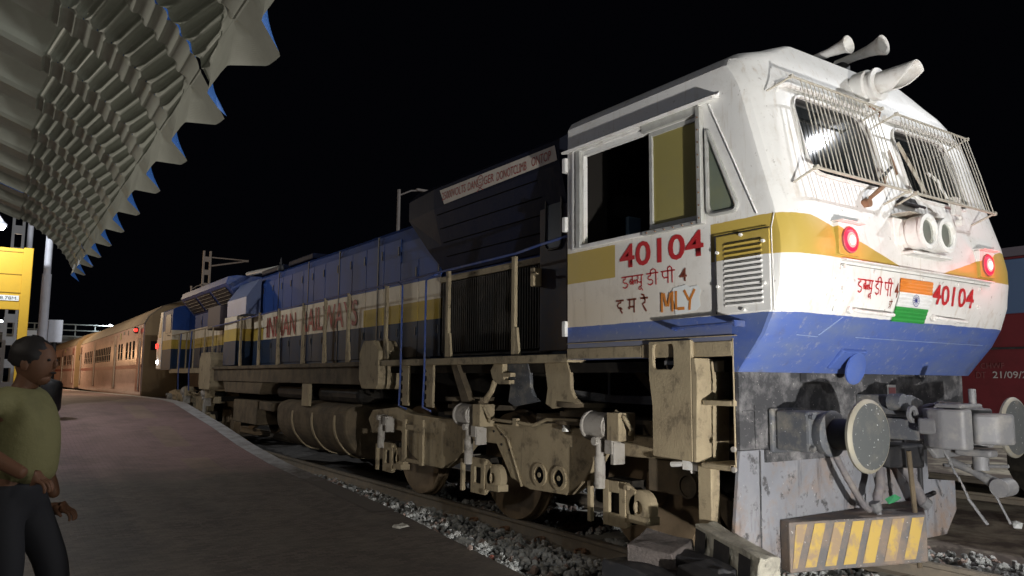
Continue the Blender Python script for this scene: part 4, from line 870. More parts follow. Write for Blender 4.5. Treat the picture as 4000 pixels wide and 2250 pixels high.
# ---- nose details
def fpt(x, z, off=0.0): return Vector((x, yf(z)-off, z))
for sx in (-1, 1):
    cx = 0.935*sx
    mk = MB().box((cx-0.115,-0.512,2.265),(cx+0.115,-0.47,2.475)).build('marker_lamp', M_cab, LOC, bevel=0.004)
    MB().lathe((cx+0.0,-0.51,2.365),(0,-1,0),[(0,0.088),(0.014,0.088),(0.018,0.084),(0.016,0.080),(0.010,0.080)],28,caps=False).build('lamp_bezel', M_bezel, mk, smooth=True)
    MB().lathe((cx,-0.520,2.365),(0,-1,0),[(0,0.080),(0.010,0.062),(0.014,0.034),(0.015,0.0)],28).build('lamp_lens', M_redglow, mk, smooth=True)
    MB().lathe((cx,-0.5315,2.364),(0,-1,0),[(0,0.052),(0.004,0.046),(0.006,0.0)],26).build('lamp_halo', M_redmid, mk)
    MB().lathe((cx+0.0,-0.533,2.362),(0,-1,0),[(0,0.036),(0.006,0.028),(0.008,0.0)],18).build('lamp_glow', M_redcore, mk)
    MB().box((cx-0.135,-0.555,2.478),(cx+0.135,-0.46,2.484)).build('lamp_visor', M_white, mk)
    lamp('marker_glow', 'POINT', (cx,-0.66,2.365), 2.0, (1.0,0.06,0.08), 0.03)
hb = MB().box((-0.34,-0.485,2.37),(0.20,-0.43,2.60)).prism([(-0.27,2.335),(0.27,2.335),(0.27,2.36),(-0.27,2.36)],'y',-0.58,-0.46).build('headlight_housing', M_white, LOC, bevel=0.012)
for cx in (-0.175, 0.075):
    h = MB().lathe((cx,-0.46,2.49),(0,-1,0),[(0,0.105),(0.03,0.112),(0.06,0.105),(0.07,0.118),(0.16,0.120),(0.165,0.127),(0.185,0.125),(0.19,0.10),(0.18,0.088),(0.165,0.085)],34,caps=False).build('headlight', M_white, hb, smooth=True)
    MB().lathe((cx,-0.625,2.49),(0,-1,0),[(0,0.085),(0.010,0.06),(0.015,0.0)],30).build('headlight_lens', M_lens, hb, smooth=True)
MB().box((-0.30,-0.58,2.625),(0.26,-0.44,2.630)).build('headlight_visor', M_cream, hb)
# ledge above the number panel, panel seams, bolts, handles
MB().prism([(-0.478,2.245),(-0.53,2.236),(-0.53,2.228),(-0.478,2.222)],'x',-1.00,1.00).build('panel_ledge', M_cab, LOC)
mb = MB(); e = 0.002
mb.tube([fpt(-1.0,2.205,e),fpt(1.0,2.205,e)],0.003,5); mb.tube([fpt(-1.0,2.205,e),fpt(-1.0,1.90,e)],0.003,5); mb.build('panel_seam', mat('seam_grey',(0.28,0.27,0.25),0.7), LOC)
for x, z in ((-0.97,2.195),(-0.62,2.18),(-0.0,2.18),(0.5,2.18),(-0.97,2.05),(0.85,2.17),(0.85,2.03)):
    p = fpt(x, z, 0.0); MB().cyl(p, p+Vector((0,-0.015,0)), 0.013, n=10).build('panel_bolt', M_white, LOC)
mb = MB(); mb.tube([fpt(-0.86,1.87,e),fpt(-1.02,1.745,e)],0.004,5); mb.tube([fpt(-1.25,1.74,e),fpt(-1.02,1.735,e)],0.003,5).tube([fpt(-0.6,1.745,e),fpt(1.2,1.745,e)],0.003,5); mb.build('nose_weld', mat('weld_blue',(0.22,0.28,0.45),0.6), LOC)
for x0, x1 in ((-0.83,-0.36),(0.23,0.66)):
    z = 1.905; y = yf(z); MB().tube([(x0,y,z+0.01),(x0+0.01,y-0.05,z+0.01),(x0+0.08,y-0.06,z),(x1-0.06,y-0.06,z-0.004),(x1,y-0.05,z),(x1,y,z)],0.013,8).cyl((x0,y-0.01,z+0.01),(x0,y-0.03,z+0.01),0.026,n=12).build('nose_handle', M_white, LOC)
def tilt_text(name, seq, txt, m, x, z, h, w):
    z2 = z+h; o = Vector((x, yf(z)-0.004, z)); uzv = (Vector((0, yf(z2)-yf(z), h))).normalized()
    if txt: return text_obj(name, txt, m, LOC, o, (1,0,0), uzv, h, w, bold=0.015, squash=0.009)
tilt_text('number_lettering', None, '40104', M_red, 0.145, 2.012, 0.150, 0.61)
hindi('class_lettering', ['dda','blyu',0.25,'dii',0.25,'pii'], M_red, LOC, (-0.805,-0.5,2.035), (1,0,0), (0,0,1), 0.086, 0.009, 0.03, 0.93, 0.007)
text_obj('class_digit', '4', M_redbrown, LOC, (-0.352,-0.5,2.03), (1,0,0), (0,0,1), 0.10, 0.05, bold=0.01, squash=0.004)
hindi('small_lettering', ['ho'], M_redbrown, LOC, (-0.385,-0.5,1.955), (1,0,0), (0,0,1), 0.045, 0.006, 0.03, 1.0, 0.004)
# flag plate
def fband(z0, z1, x0, x1, m, name, parent, off=0.010):
    mb = MB(); n = 8
    for i in range(n):
        za, zb = z0+(z1-z0)*i/n, z0+(z1-z0)*(i+1)/n; k = 0.004*(i % 2)
        mb.quad((x0,yf(za)-off-k,za),(x1,yf(za)-off-k,za),(x1,yf(zb)-off-0.004+k,zb),(x0,yf(zb)-off-0.004+k,zb))
    return mb.build(name, m, parent, fix=False)
fl = fband(2.072,2.168,-0.30,0.135,M_flago,'tricolour_plate',LOC); fband(1.972,2.072,-0.30,0.135,M_flagw,'white_band',fl); fband(1.868,1.972,-0.30,0.135,M_flagg,'green_band',fl)
mb = MB(); O = Vector((-0.082,yf(2.02)-0.022,2.021)); strokes(mb, [[(0.042*math.cos(a),0.042*math.sin(a)) for a in [i*PI/10 for i in range(21)]]]+[[(0,0),(0.038*math.cos(a),0.038*math.sin(a))] for a in [i*PI/6 for i in range(12)]], O, Vector((1,0,0)), Vector((0,-0.12,1)), 1.0, 0.004); mb.build('wheel_emblem', M_navy, fl, fix=False)
# coupling socket flap under the nose (blue disc)
MB().box((-0.66,-0.21,1.52),(-0.36,-0.15,1.70),rot=(0.8,0,0)).build('socket_box', M_noseblue, LOC, bevel=0.01)
MB().lathe((-0.46,-0.215,1.535),(0.0,-1,-0.25),[(0,0.115),(0.012,0.115),(0.016,0.10),(0.017,0.0)],30).build('socket_flap', M_noseblue, LOC, smooth=True)
MB().box((-0.80,-0.06,1.44),(-0.42,-0.01,1.50)).build('socket_bracket', M_plate, LOC)
# ---- roof front: brow, window grilles, wipers, horns, search lamp
for sx in (-1,1):
    MB().tube([(sx*1.24,yf(3.40)+0.02,3.40),(sx*1.22,yf(3.46)-0.01,3.455),(sx*1.12,yf(3.48)-0.030,3.478),(sx*0.6,yf(3.48)-0.032,3.482),(sx*0.08,yf(3.48)-0.028,3.482)],0.021,8).build('drip_channel', M_white, LOC, smooth=True)
def guard(tx0, tx1, bx0, bx1, nb, t0, t1, b0, b1):
    zt, zb = 3.455, 2.79; yt, yb = -0.355, -0.535
    g0 = MB().tube([(tx0,yt,zt),(tx1,yt,zt)],0.009,6); g = MB().tube([(bx0,yb,zb),(bx1,yb,zb)],0.010,6)
    g0.tube([(tx0,yt,zt),(tx0-0.10,yf(3.36),3.37)],0.007,6).tube([(tx1,yt,zt),(tx1-0.06,yf(3.38),3.38)],0.007,6)
    g.tube([(bx0,yb,zb),(bx0-0.06,yf(2.72),2.71)],0.008,6).tube([(bx1,yb,zb),(bx1-0.12,yf(2.70),2.70)],0.008,6)
    for xx in (tx0, tx1): g0.cyl((xx,yt-0.012,zt),(xx,yt+0.012,zt),0.015,n=8)
    for xx in (bx0, bx1): g.cyl((xx,yb-0.015,zb),(xx,yb+0.015,zb),0.017,n=8)
    o = g.build('window_guard', M_cream, LOC); g0.build('guard_top_bar', M_cream, o)
    for k in range(nb):
        q = k/(nb-1); xt = t0+(t1-t0)*q+random.uniform(-0.006,0.006); xb = b0+(b1-b0)*q+random.uniform(-0.012,0.012)
        MB().tube([(xt,yt,zt),((xt+xb)/2,(yt+yb)/2-0.004,(zt+zb)/2),(xb,yb,zb)],0.0042,5).build('guard_bar', M_cream, o)
guard(-1.27,-0.20,-1.30,-0.22,19,-1.17,-0.29,-1.23,-0.34); guard(0.0,1.07,-0.12,1.05,20,0.05,1.06,-0.03,1.04)
MB().add([fpt(x,z,0.003) for x,z in [(-0.02,3.18),(0.02,3.2),(0.03,3.1),(0.025,3.0),(-0.01,2.98),(-0.03,3.08)]],[tuple(range(6))]).build('rust_patch', M_rust, LOC)
w1 = MB().tube([(-0.60,-0.47,2.70),(-0.48,-0.50,2.80),(-0.40,-0.47,2.88)],0.014,6).tube([(-0.62,-0.46,2.68),(-0.5,-0.48,2.76),(-0.36,-0.46,2.84)],0.010,6).lathe((-0.60,-0.42,2.67),(0,-1,0),[(0,0.03),(0.05,0.03)],12).build('wiper', M_rust, LOC)
MB().tube([(-0.42,-0.44,2.86),(-0.12,-0.36,3.02)],0.012,6).build('wiper_blade', M_black, w1)
w2 = MB().tube([(0.64,-0.48,2.69),(0.52,-0.46,2.80),(0.38,-0.44,2.98),(0.30,-0.40,3.04)],0.012,6).lathe((0.64,-0.44,2.68),(0,-1,0),[(0,0.03),(0.05,0.03)],12).box((0.50,-0.50,2.72),(0.60,-0.47,2.86)).build('wiper', M_white, LOC)
MB().tube([(0.02,-0.34,3.24),(0.16,-0.38,3.02),(0.27,-0.42,2.84)],0.014,6).build('wiper_blade', M_cream, w2)
MB().prism([(-0.16,2.74),(0.12,2.73),(0.05,2.79),(-0.10,2.79)],'y',-0.44,-0.40).tube([(-0.16,-0.43,2.75),(0.18,-0.44,2.74)],0.012,6).build('wiper_motor_bracket', M_black, LOC, bevel=0.01)
# horns
for x, y, z, ln, r in ((0.20,0.13,4.235,0.33,0.078),(0.50,0.0,4.26,0.46,0.088)):
    d = Vector((0,-1,0.05)); h = MB().lathe(Vector((x,y,z))-d.normalized()*ln, d, [(0,0.018),(0.02,0.035),(ln*0.45,0.036),(ln*0.70,0.048),(ln*0.86,r*0.72),(ln*0.95,r*0.9),(ln,r),(ln+0.005,r*0.97),(ln*0.93,r*0.78),(ln*0.80,0.035),(ln*0.6,0.0)],30).build('air_horn', M_white, LOC, smooth=True)
    MB().tube([(x,y+ln-0.06,z-0.03),(x,y+ln-0.06,3.93)],0.02,8).build('horn_post', M_black, h)
MB().lathe((0.17,0.46,4.13),(0,-1,0.1),[(0,0.06),(0.03,0.075),(0.07,0.07),(0.09,0.04)],16).box((0.15,0.2,3.95),(0.60,0.5,4.05)).box((0.3,0.25,4.05),(0.42,0.4,4.16)).build('horn_valve', M_black, LOC, bevel=0.02)
# roof search lamp with hooded tube
sp = MB().lathe((0.0,-0.01,3.73),(0.0,-1,0.0),[(0,0.05),(0.02,0.10),(0.05,0.135),(0.15,0.135),(0.16,0.115),(0.20,0.115),(0.205,0.128),(0.225,0.128),(0.23,0.09)],32).build('roof_lamp', M_white, LOC, smooth=True)
mbv = MB(); nseg = 26; c0 = Vector((0.0,-0.225,3.735))
for j in range(7):
    y = c0.y - 0.052*j
    for i in range(nseg+1):
        cut = lerp([(0,1.0),(2,1.0),(6,0.42)], j); t = -PI*cut + 2*PI*cut*i/nseg; mbv.v.append((c0.x+0.085*math.sin(t), y, c0.z+0.085*math.cos(t)))
for j in range(6):
    for i in range(nseg): a = j*(nseg+1)+i; mbv.f.append((a,a+1,a+nseg+2,a+nseg+1))
vz = mbv.build('lamp_hood', M_white, sp, smooth=True); md = vz.modifiers.new('s','SOLIDIFY'); md.thickness = 0.006
MB().box((-0.05,-0.12,3.56),(0.05,0.05,3.63)).build('lamp_foot', M_rust, sp)
MB().tube([(0.0,-0.12,3.60),(0.05,-0.2,3.52),(-0.04,-0.24,3.46)],0.008,6).build('lamp_cable', M_rust, sp)
MB().cyl((0,-0.235,3.735),(0,-0.24,3.735),0.075).build('roof_lamp_lens', M_lens, sp)

# ================================================================== COACHES
M_coach = mat('coach_cream', (0.54,0.38,0.34), 0.2, dirt=(0.36,0.27,0.21), lo=0.42, hi=0.75, scale=1.5, amt=0.7, stretch=(1,0.5,1.5), spec=0.6, bump=0.01, bscale=3)
M_maroon = mat('coach_maroon', (0.16,0.045,0.04), 0.5)
M_roof = mat('coach_roof', (0.23,0.19,0.14), 0.8, dirt=(0.13,0.11,0.09), scale=2)
M_ochre = mat('coach_end_ochre', (0.34,0.24,0.13), 0.7, dirt=(0.22,0.15,0.09), scale=2.5, amt=0.7)
def coach(y0, yaw_, x_off, label, nwin, ends=True):
    L = 21.3
    t = thing('passenger_coach', label, 'coach', (0,0,0), 'passenger coaches behind the engine')
    prof = [(-1.60,0.74),(-1.62,1.2),(-1.62,3.02),(-1.50,3.28),(-1.1,3.62),(-0.5,3.84),(0,3.89),(0.5,3.84),(1.1,3.62),(1.50,3.28),(1.62,3.02),(1.62,0.74)]
    def loc(mb): return mb
    parts = []
    def B(mb, n, m, par=t, **k):
        mb.v = [(v[0], v[1], v[2]) for v in mb.v]; return mb.build(n, m, par, **k)
    B(MB().prism([p for p in prof if p[1] <= 3.03],'y',0,L),'body', M_coach)
    B(MB().prism([(-1.63,3.03)]+[p for p in prof if p[1] > 3.1]+[(1.63,3.03)],'y',-0.02,L+0.02),'roof', M_roof, smooth=True)
    B(MB().box((-1.626,0.0,1.66),(-1.6,L,1.78)),'waist_band', M_maroon)
    B(MB().prism([(-1.58,0.8),(-1.58,3.02),(-1.47,3.27),(-1.08,3.6),(-0.5,3.80),(0,3.84),(0.5,3.80),(1.08,3.6),(1.47,3.27),(1.58,3.02),(1.58,0.8)],'y',-0.06,-0.021),'end_wall', M_ochre)
    B(MB().box((-1.40,-0.066,2.22),(-0.40,-0.061,2.50)),'number_panel', M_black)
    B(MB().box((-0.6,-0.35,1.0),(0.6,-0.06,3.1)),'gangway', M_black)
    B(MB().box((-1.0,2,0.35),(1.0,L-2,0.74)),'underframe', M_grease)
    # doors and windows
    for yv in (0.25, 6.2, 13.5, L-1.0):
        d = B(MB().box((-1.628,yv,0.95),(-1.60,yv+0.78,2.90)),'door', M_maroon if yv in (0.25,) else mat('door_dark',(0.10,0.05,0.04),0.5))
        B(MB().tube([(-1.66,yv-0.05,1.0),(-1.66,yv-0.05,2.5)],0.015,6),'handrail', M_grey_al, d)
        B(MB().box((-1.631,yv+0.2,2.0),(-1.628,yv+0.6,2.6)),'door_window', M_black, d)
    y = 1.55; k = 0
    ws = [1.6,2.4,3.2] + [4.5,5.2] + [8.0+0.62*i for i in range(nwin)] + [14.9,15.7,16.5,17.3,18.1]
    for yv in ws:
        if abs(yv-6.5) < 0.9: continue
        w_ = B(MB().prism(rpoly([(yv,1.98),(yv+0.44,1.98),(yv+0.44,2.56),(yv,2.56)],0.1),'x',-1.626,-1.60),'window', M_hole)
        B(MB().tube([(-1.628,yv+0.02+0.38*(i%2),2.02+0.0*i) for i in (0,1)],0.006,4).tube([(-1.628,yv+0.02,2.25),(-1.628,yv+0.40,2.25)],0.006,4),'window_bar', M_grey_al, w_)
    B(MB().box((-1.63,5.0,2.72),(-1.60,5.35,2.95)),'route_board', mat('board_olive',(0.18,0.16,0.05),0.6))
    B(MB().box((-1.63,4.1,2.86),(-1.60,4.5,2.97)).box((-1.63,3.2,2.8),(-1.60,3.35,2.96)),'vent', M_black)
    t.rotation_euler = (0,0,yaw_); t.location = (x_off, y0, 0)
    for c_ in list(t.children): pass
    return t
# parts were attached with the thing at the origin; turning the Empty turns the coach
co1 = coach(22.6, math.radians(-0.7), 0.05, 'cream coach with maroon waist band coupled right behind the engine', 9)
co2 = coach(44.5, math.radians(0.6), 0.10, 'second cream coach, seen small beyond the first one', 9)
co3 = coach(66.3, math.radians(2.0), 0.0, 'third and farthest coach near the footbridge', 9)
text_obj('train_lettering','EXPRESS',M_maroon,co1,(-1.64+0.0,26.3-22.6+4.6,2.66),(0,-1,0),(0,0,1),0.13,0.9)
for o in list(co1.children):
    if o.name.startswith('train_lettering'): o.location = (0,0,0)
tl = thing('tail_lamp', 'small round lit red tail lamp at the top corner of the first coach', 'lamp', (-1.70,23.3,2.85))
MB().cyl((-1.62,23.3,2.85),(-1.74,23.3,2.85),0.10).build('lamp_case', M_black, tl); MB().cyl((-1.70,23.24,2.85),(-1.70,23.19,2.85),0.055).build('lamp_lens', M_lampred, tl)

# ================================================================== CANOPY (crimped arched roof panels)
m, nt, b = nodes('canopy_sheet'); geo = N(nt, 'ShaderNodeNewGeometry')
ins = grime(nt, (0.58,0.62,0.57), (0.34,0.36,0.32), 0.42, 0.75, 2.2, 0.7); c = mixc(nt, geo.outputs['Backfacing'], (0.03,0.13,0.42), ins)
nt.links.new(c, b.inputs['Base Color']); b.inputs['Roughness'].default_value = 0.55; b.inputs['Metallic'].default_value = 0.1; M_can = m
M_beam = mat('beam_grey', (0.25,0.25,0.24), 0.6)
# curve from lip inland
arc = [Vector((0,0))]; p = Vector((0,0)); ds = 0.0075; sl = 0
while sl < 0.88:
    a = math.radians(60 - 34*max(0, min(1, (sl-0.16)/0.70))); p = p + Vector((-math.cos(a), math.sin(a)))*ds; arc.append(p.copy()); sl += ds
for k in range(20): p = p + Vector((-math.cos(math.radians(21)), math.sin(math.radians(21))))*0.20; arc.append(p.copy())
def lipx(y): return -4.86 + (y+1.03)*0.0135
PIT = 0.73
prof = [(0.0,0.0),(0.04,0.003),(0.10,0.012),(0.12,0.02),(0.30,0.165),(0.32,0.175),(0.40,0.18),(0.60,0.18),(0.63,0.172),(0.71,0.02),(0.73,0.0)]
prof2 = [(0.0,0.0),(0.04,0.004),(0.20,0.006),(0.24,0.004),(0.27,0.02),(0.38,0.175),(0.41,0.19),(0.58,0.19),(0.61,0.175),(0.70,0.02),(0.73,0.0)]
def dense(pf):
    out = []
    for (u0,h0),(u1,h1) in zip(pf, pf[1:]):
        for q in range(3): out.append((u0+(u1-u0)*q/3, h0+(h1-h0)*q/3))
    return out+[pf[-1]]
def canopy_panel(y0, skew=0.0, gap=0.0):
    pa, pb = dense(prof), dense(prof2); mb = MB(); na = len(arc); s = 0
    for i, a in enumerate(arc):
        t_ = (arc[min(i+1,na-1)]-arc[max(i-1,0)]).normalized()
        nrm = Vector((t_.y, -t_.x))
        if nrm.y < 0: nrm = -nrm
        if i: s += (arc[i]-arc[i-1]).length
        kp = max(0.0, min(1.0, (s-0.10)/0.16)); on = 0.20 < s < 0.88
        cr = 0.020*abs(math.sin(s*PI/0.070))**0.6 if on else 0.0
        for (ua, ha), (ub, hb_) in zip(pa, pb):
            u = ua+(ub-ua)*kp; h = ha+(hb_-ha)*kp; u = min(u, PIT-gap)
            web = 0.26 < u < 0.40 or 0.60 < u < 0.72
            hh = h + (cr*0.35 if web else cr); du = (0.020*math.sin(s*2*PI/0.070+(PI if u > 0.5 else 0)) if web and on else 0)
            y = y0+u+du
            kk_ = min(1.0, s/0.38); ox = -0.52*(1-kk_)+nrm.x*kk_; oz = 0.32*(1-kk_)+nrm.y*kk_
            mb.v.append((lipx(y)+a.x+ox*hh, y, 2.46+a.y+oz*hh))
    w = len(pa)
    for i in range(na-1):
        for j in range(w-1): mb.f.append((i*w+j, i*w+j+1, (i+1)*w+j+1, (i+1)*w+j))
    return mb
cpy = thing('platform_canopy', 'curved canopy of crimped grey roofing troughs, blue on top, over the platform', 'canopy', (-6.5,2,2.4))
yy0 = -1.03-5*PIT
for k in range(15):
    y0 = yy0 + k*PIT; gap = 0.035 if k in (5, 12) else 0.0
    canopy_panel(y0, gap=gap).build('roof_panel', M_can, cpy, smooth=False, fix=False)
for yv in (-3.5, 0.0, 6.1): MB().tube([(-6.4,yv,3.85),(-9.0,yv,4.82)],0.05,6).build('canopy_rafter', M_beam, cpy)
for yv in (-3.5, 6.1): MB().cyl((-8.6,yv,0.0),(-8.6,yv,4.6),0.09).build('canopy_post', M_beam, cpy)

# ================================================================== LEFT SIDE OF PLATFORM
M_yel = mat('sign_yellow', (0.66,0.40,0.04), 0.5, dirt=(0.50,0.30,0.04), scale=5, amt=0.4)
M_polew = mat('pole_silver', (0.60,0.62,0.68), 0.45, dirt=(0.45,0.46,0.5), scale=8, amt=0.5)
sg = thing('station_sign', 'large yellow station nameboard on a yellow frame beside the white poles', 'sign', (-5.3,14,0.8))
Y = 14.0
MB().box((-7.3,Y,2.66),(-5.05,Y+0.06,3.84)).build('sign_board', M_yel, sg, bevel=0.01)
mb = MB()
for z in (3.76,3.33,2.98): mb.box((-7.1,Y-0.012,z),(-5.08,Y-0.001,z+0.012))
mb.build('board_seam', mat('seam_ochre',(0.30,0.17,0.02),0.6), sg)
for x in (-5.03,): MB().box((x-0.05,Y-0.02,0.8),(x+0.11,Y+0.10,3.86)).build('sign_post', M_yel, sg, bevel=0.01)
MB().box((-7.2,Y-0.02,0.8),(-7.05,Y+0.1,3.86)).build('sign_post', M_yel, sg, bevel=0.01)
MB().box((-5.75,Y-0.016,2.83),(-5.10,Y-0.004,2.93)).build('level_plate', M_patch, sg)
text_obj('level_lettering','L.378.78M.',mat('ink_grey',(0.08,0.08,0.09),0.6),sg,(-5.58,Y-0.020,2.85),(1,0,0),(0,0,1),0.058,0.46)
def pole(x, y, h, r, label, hb_):
    t = thing('lamp_pole', label, 'pole', (x,y,plat_h(y)), 'silver painted platform poles')
    MB().cyl((x,y,hb_),(x,y,h*0.62),r).cyl((x,y,h*0.62),(x,y,h),r*0.78).build('pole_shaft', M_polew, t, smooth=True)
    MB().cyl((x,y,plat_h(y)),(x,y,hb_),r*1.06).build('pole_foot', M_black, t, smooth=True)
    return t
pole(-4.63,14.8,5.6,0.085,'silver pole with black foot just right of the yellow sign, nearer and thicker',2.08)
pole(-4.90,17.0,6.2,0.075,'slimmer silver pole standing directly against the yellow sign edge',1.3)
for x, y, z0, z1, lb, pr in ((-4.40,15.0,2.10,2.56,'grey metal junction box mounted beside the nearer silver pole',True),(-4.78,16.4,2.02,2.40,'small white junction box between the two silver poles',False)):
    t = thing('junction_box', lb, 'box', (x,y,plat_h(y)))
    MB().box((x-0.13,y-0.08,z0),(x+0.13,y+0.08,z1)).build('box_case', M_patch if not pr else M_polew, t, bevel=0.01)
    MB().cyl((x,y,plat_h(y)),(x,y,z0),0.045).build('box_post', M_black if pr else M_polew, t)
dr = thing('litter_bin', 'dark round litter bin at the foot of the silver pole', 'bin', (-4.5,13.2,plat_h(13.2)))
MB().lathe((-4.5,13.2,plat_h(13.2)+0.15),(0,0,1),[(0,0.14),(0.05,0.17),(0.50,0.18),(0.56,0.14),(0.60,0.0)],20).build('bin_drum', M_black, dr, smooth=True); MB().cyl((-4.5,13.2,plat_h(13.2)-0.02),(-4.5,13.2,plat_h(13.2)+0.15),0.05).build('bin_foot', M_black, dr)
lf = thing('platform_lamp', 'bright white lamp glowing under the far canopy corner', 'lamp', (-5.47,14.4,4.30))
MB().lathe((-5.47,14.4,4.30),(0,0,1),[(0,0.02),(0.0,0.09),(0.04,0.10),(0.08,0.05),(0.12,0.02)],18).build('lamp_shade', M_polew, lf); MB().lathe((-5.47,14.4,4.22),(0,0,1),[(0,0.01),(0.02,0.05),(0.06,0.06),(0.08,0.05)],14).build('lamp_bulb', M_lampwhite, lf)
MB().tube([(-5.47,14.4,4.4),(-5.6,14.4,4.6),(-6.3,14.4,4.65),(-6.3,14.4,plat_h(14.4))],0.03,8).build('lamp_arm', M_polew, lf)
# lattice masts
M_mast = mat('mast_grey', (0.30,0.27,0.25), 0.7, dirt=(0.18,0.14,0.12), scale=5); M_mastw = mat('mast_pale', (0.50,0.51,0.52), 0.6)
def lattice(x, y, z0, z1, w_, m, label, cat='mast', name='lattice_mast', pitch=0.55, bracket=False):
    t = thing(name, label, cat, (x,y,z0))
    for sx in (-1,1): MB().box((x+sx*w_/2-0.035,y-0.05,z0),(x+sx*w_/2+0.035,y+0.05,z1)).build('mast_channel', m, t)
    z = z0+0.4
    while z < z1: MB().box((x-w_/2+0.035,y-0.045,z),(x+w_/2-0.035,y+0.045,z+pitch*0.38)).build('batten_plate', m, t); z += pitch
    if bracket:
        MB().tube([(x+w_/2,y,z1-0.25),(x+1.45,y-0.3,z1-0.30)],0.028,6).tube([(x+w_/2,y,z1-0.62),(x+1.40,y-0.3,z1-0.36)],0.035,6).tube([(x+1.35,y-0.3,z1-0.33),(x+1.6,y-0.35,z1-0.32)],0.05,8).build('cantilever_bracket', m, t)
    return t
lattice(-5.02,22.0,0.6,5.9,0.24,M_mastw,'pale lattice mast standing behind the yellow station sign',pitch=0.62)
lattice(1.80,30.0,-0.3,6.6,0.26,M_mast,'brownish catenary mast with a horizontal bracket above the engine roof',bracket=True)
lattice(-5.35,17.0,plat_h(17),2.7,0.24,M_mastw,'pale lattice legs below the yellow sign board',cat='frame',name='sign_trestle')
def lamppost(x, y, z0, z1, arm, label):
    t = thing('street_lamp', label, 'street lamp', (x,y,z0), 'unlit yard lamps behind the engine')
    MB().cyl((x,y,z0),(x,y,z1),0.05,0.04).build('lamp_post', M_mast, t); MB().tube([(x,y,z1-0.15),(x+arm*0.45,y,z1+0.02),(x+arm*0.8,y,z1+0.06)],0.02,6).build('lamp_arm', M_mast, t)
    MB().box((x+arm*0.65,y-0.05,z1+0.04),(x+arm*1.15,y+0.05,z1+0.10)).build('lamp_head', M_mast, t, bevel=0.01)
lamppost(2.78,14.0,-0.3,6.15,0.75,'slim lamp post with short arm above the middle of the engine hood')
lamppost(1.25,30.0,-0.3,5.1,0.5,'small lamp post just left of the catenary mast')
# footbridge
fb = thing('footbridge', 'far lit footbridge with railing crossing over the tracks behind the coaches', 'footbridge', (2,80,0))
MB().box((-14,80,4.35),(9,82.5,4.6)).build('bridge_deck', mat('bridge_grey',(0.35,0.36,0.36),0.7), fb)
M_br = mat('bridge_paint',(0.55,0.60,0.58),0.6)
for z in (6.1,5.55,5.0): MB().box((-14,80,z),(9,80.07,z+0.09)).build('bridge_rail', M_br, fb)
for k in range(14): MB().box((-13.5+k*1.65,80.08,4.6),(-13.4+k*1.65,80.16,6.1)).build('bridge_post', M_br, fb)
for x in (-12,-3.6,7.6): MB().box((x,80.5,-0.3),(x+0.4,81.5,4.35)).build('bridge_pier', M_br, fb)
mb = MB(); mb.box((-14,80.2,4.6),(9,80.22,5.0)); mb.build('mesh_panel', mat('bridge_mesh',(0.28,0.30,0.29),0.8), fb)
for x, z in ((4.3,6.2),(-4.5,6.2)):
    t = thing('bridge_lamp', 'small bright bluish lamp on the '+('right end' if x > 0 else 'left part')+' of the footbridge rail', 'lamp', (x,79.9,z)); MB().lathe((x,79.9,z-0.1),(0,0,1),[(0,0.05),(0.05,0.13),(0.15,0.13),(0.2,0.03)],12).build('lamp_globe', M_lampdim, t)
lamp('bridge_light','POINT',(4.3,79.4,6.6),260,(0.85,0.93,1.0),0.2)
for x, y, z, mm, lb in ((-6.15,24.0,1.35,M_lampwarm,'tiny warm light low on the far platform behind the person'),(-6.9,24.0,1.2,M_lampred,'tiny red light low at the far left edge')):
    t = thing('distant_lamp', lb, 'lamp', (x,y,z)); MB().lathe((x,y,z-0.05),(0,0,1),[(0,0.02),(0.03,0.05),(0.08,0.05),(0.1,0.02)],10).build('lamp_globe', mm, t)
# dark red stall / van at far left behind sign
kk = thing('kiosk', 'dark red kiosk in shadow at the far left edge of the platform', 'kiosk', (-8.5,26,0.8))
MB().box((-9.5,26,0.8),(-6.75,28.5,2.9)).build('kiosk_body', mat('kiosk_red',(0.18,0.015,0.02),0.6), kk, bevel=0.05); MB().box((-9.7,25.7,2.9),(-6.6,28.8,3.05)).build('kiosk_roof', M_black, kk, bevel=0.02)
MB().box((-9.2,25.97,1.5),(-7.2,25.995,2.5)).build('kiosk_counter', M_black, kk)

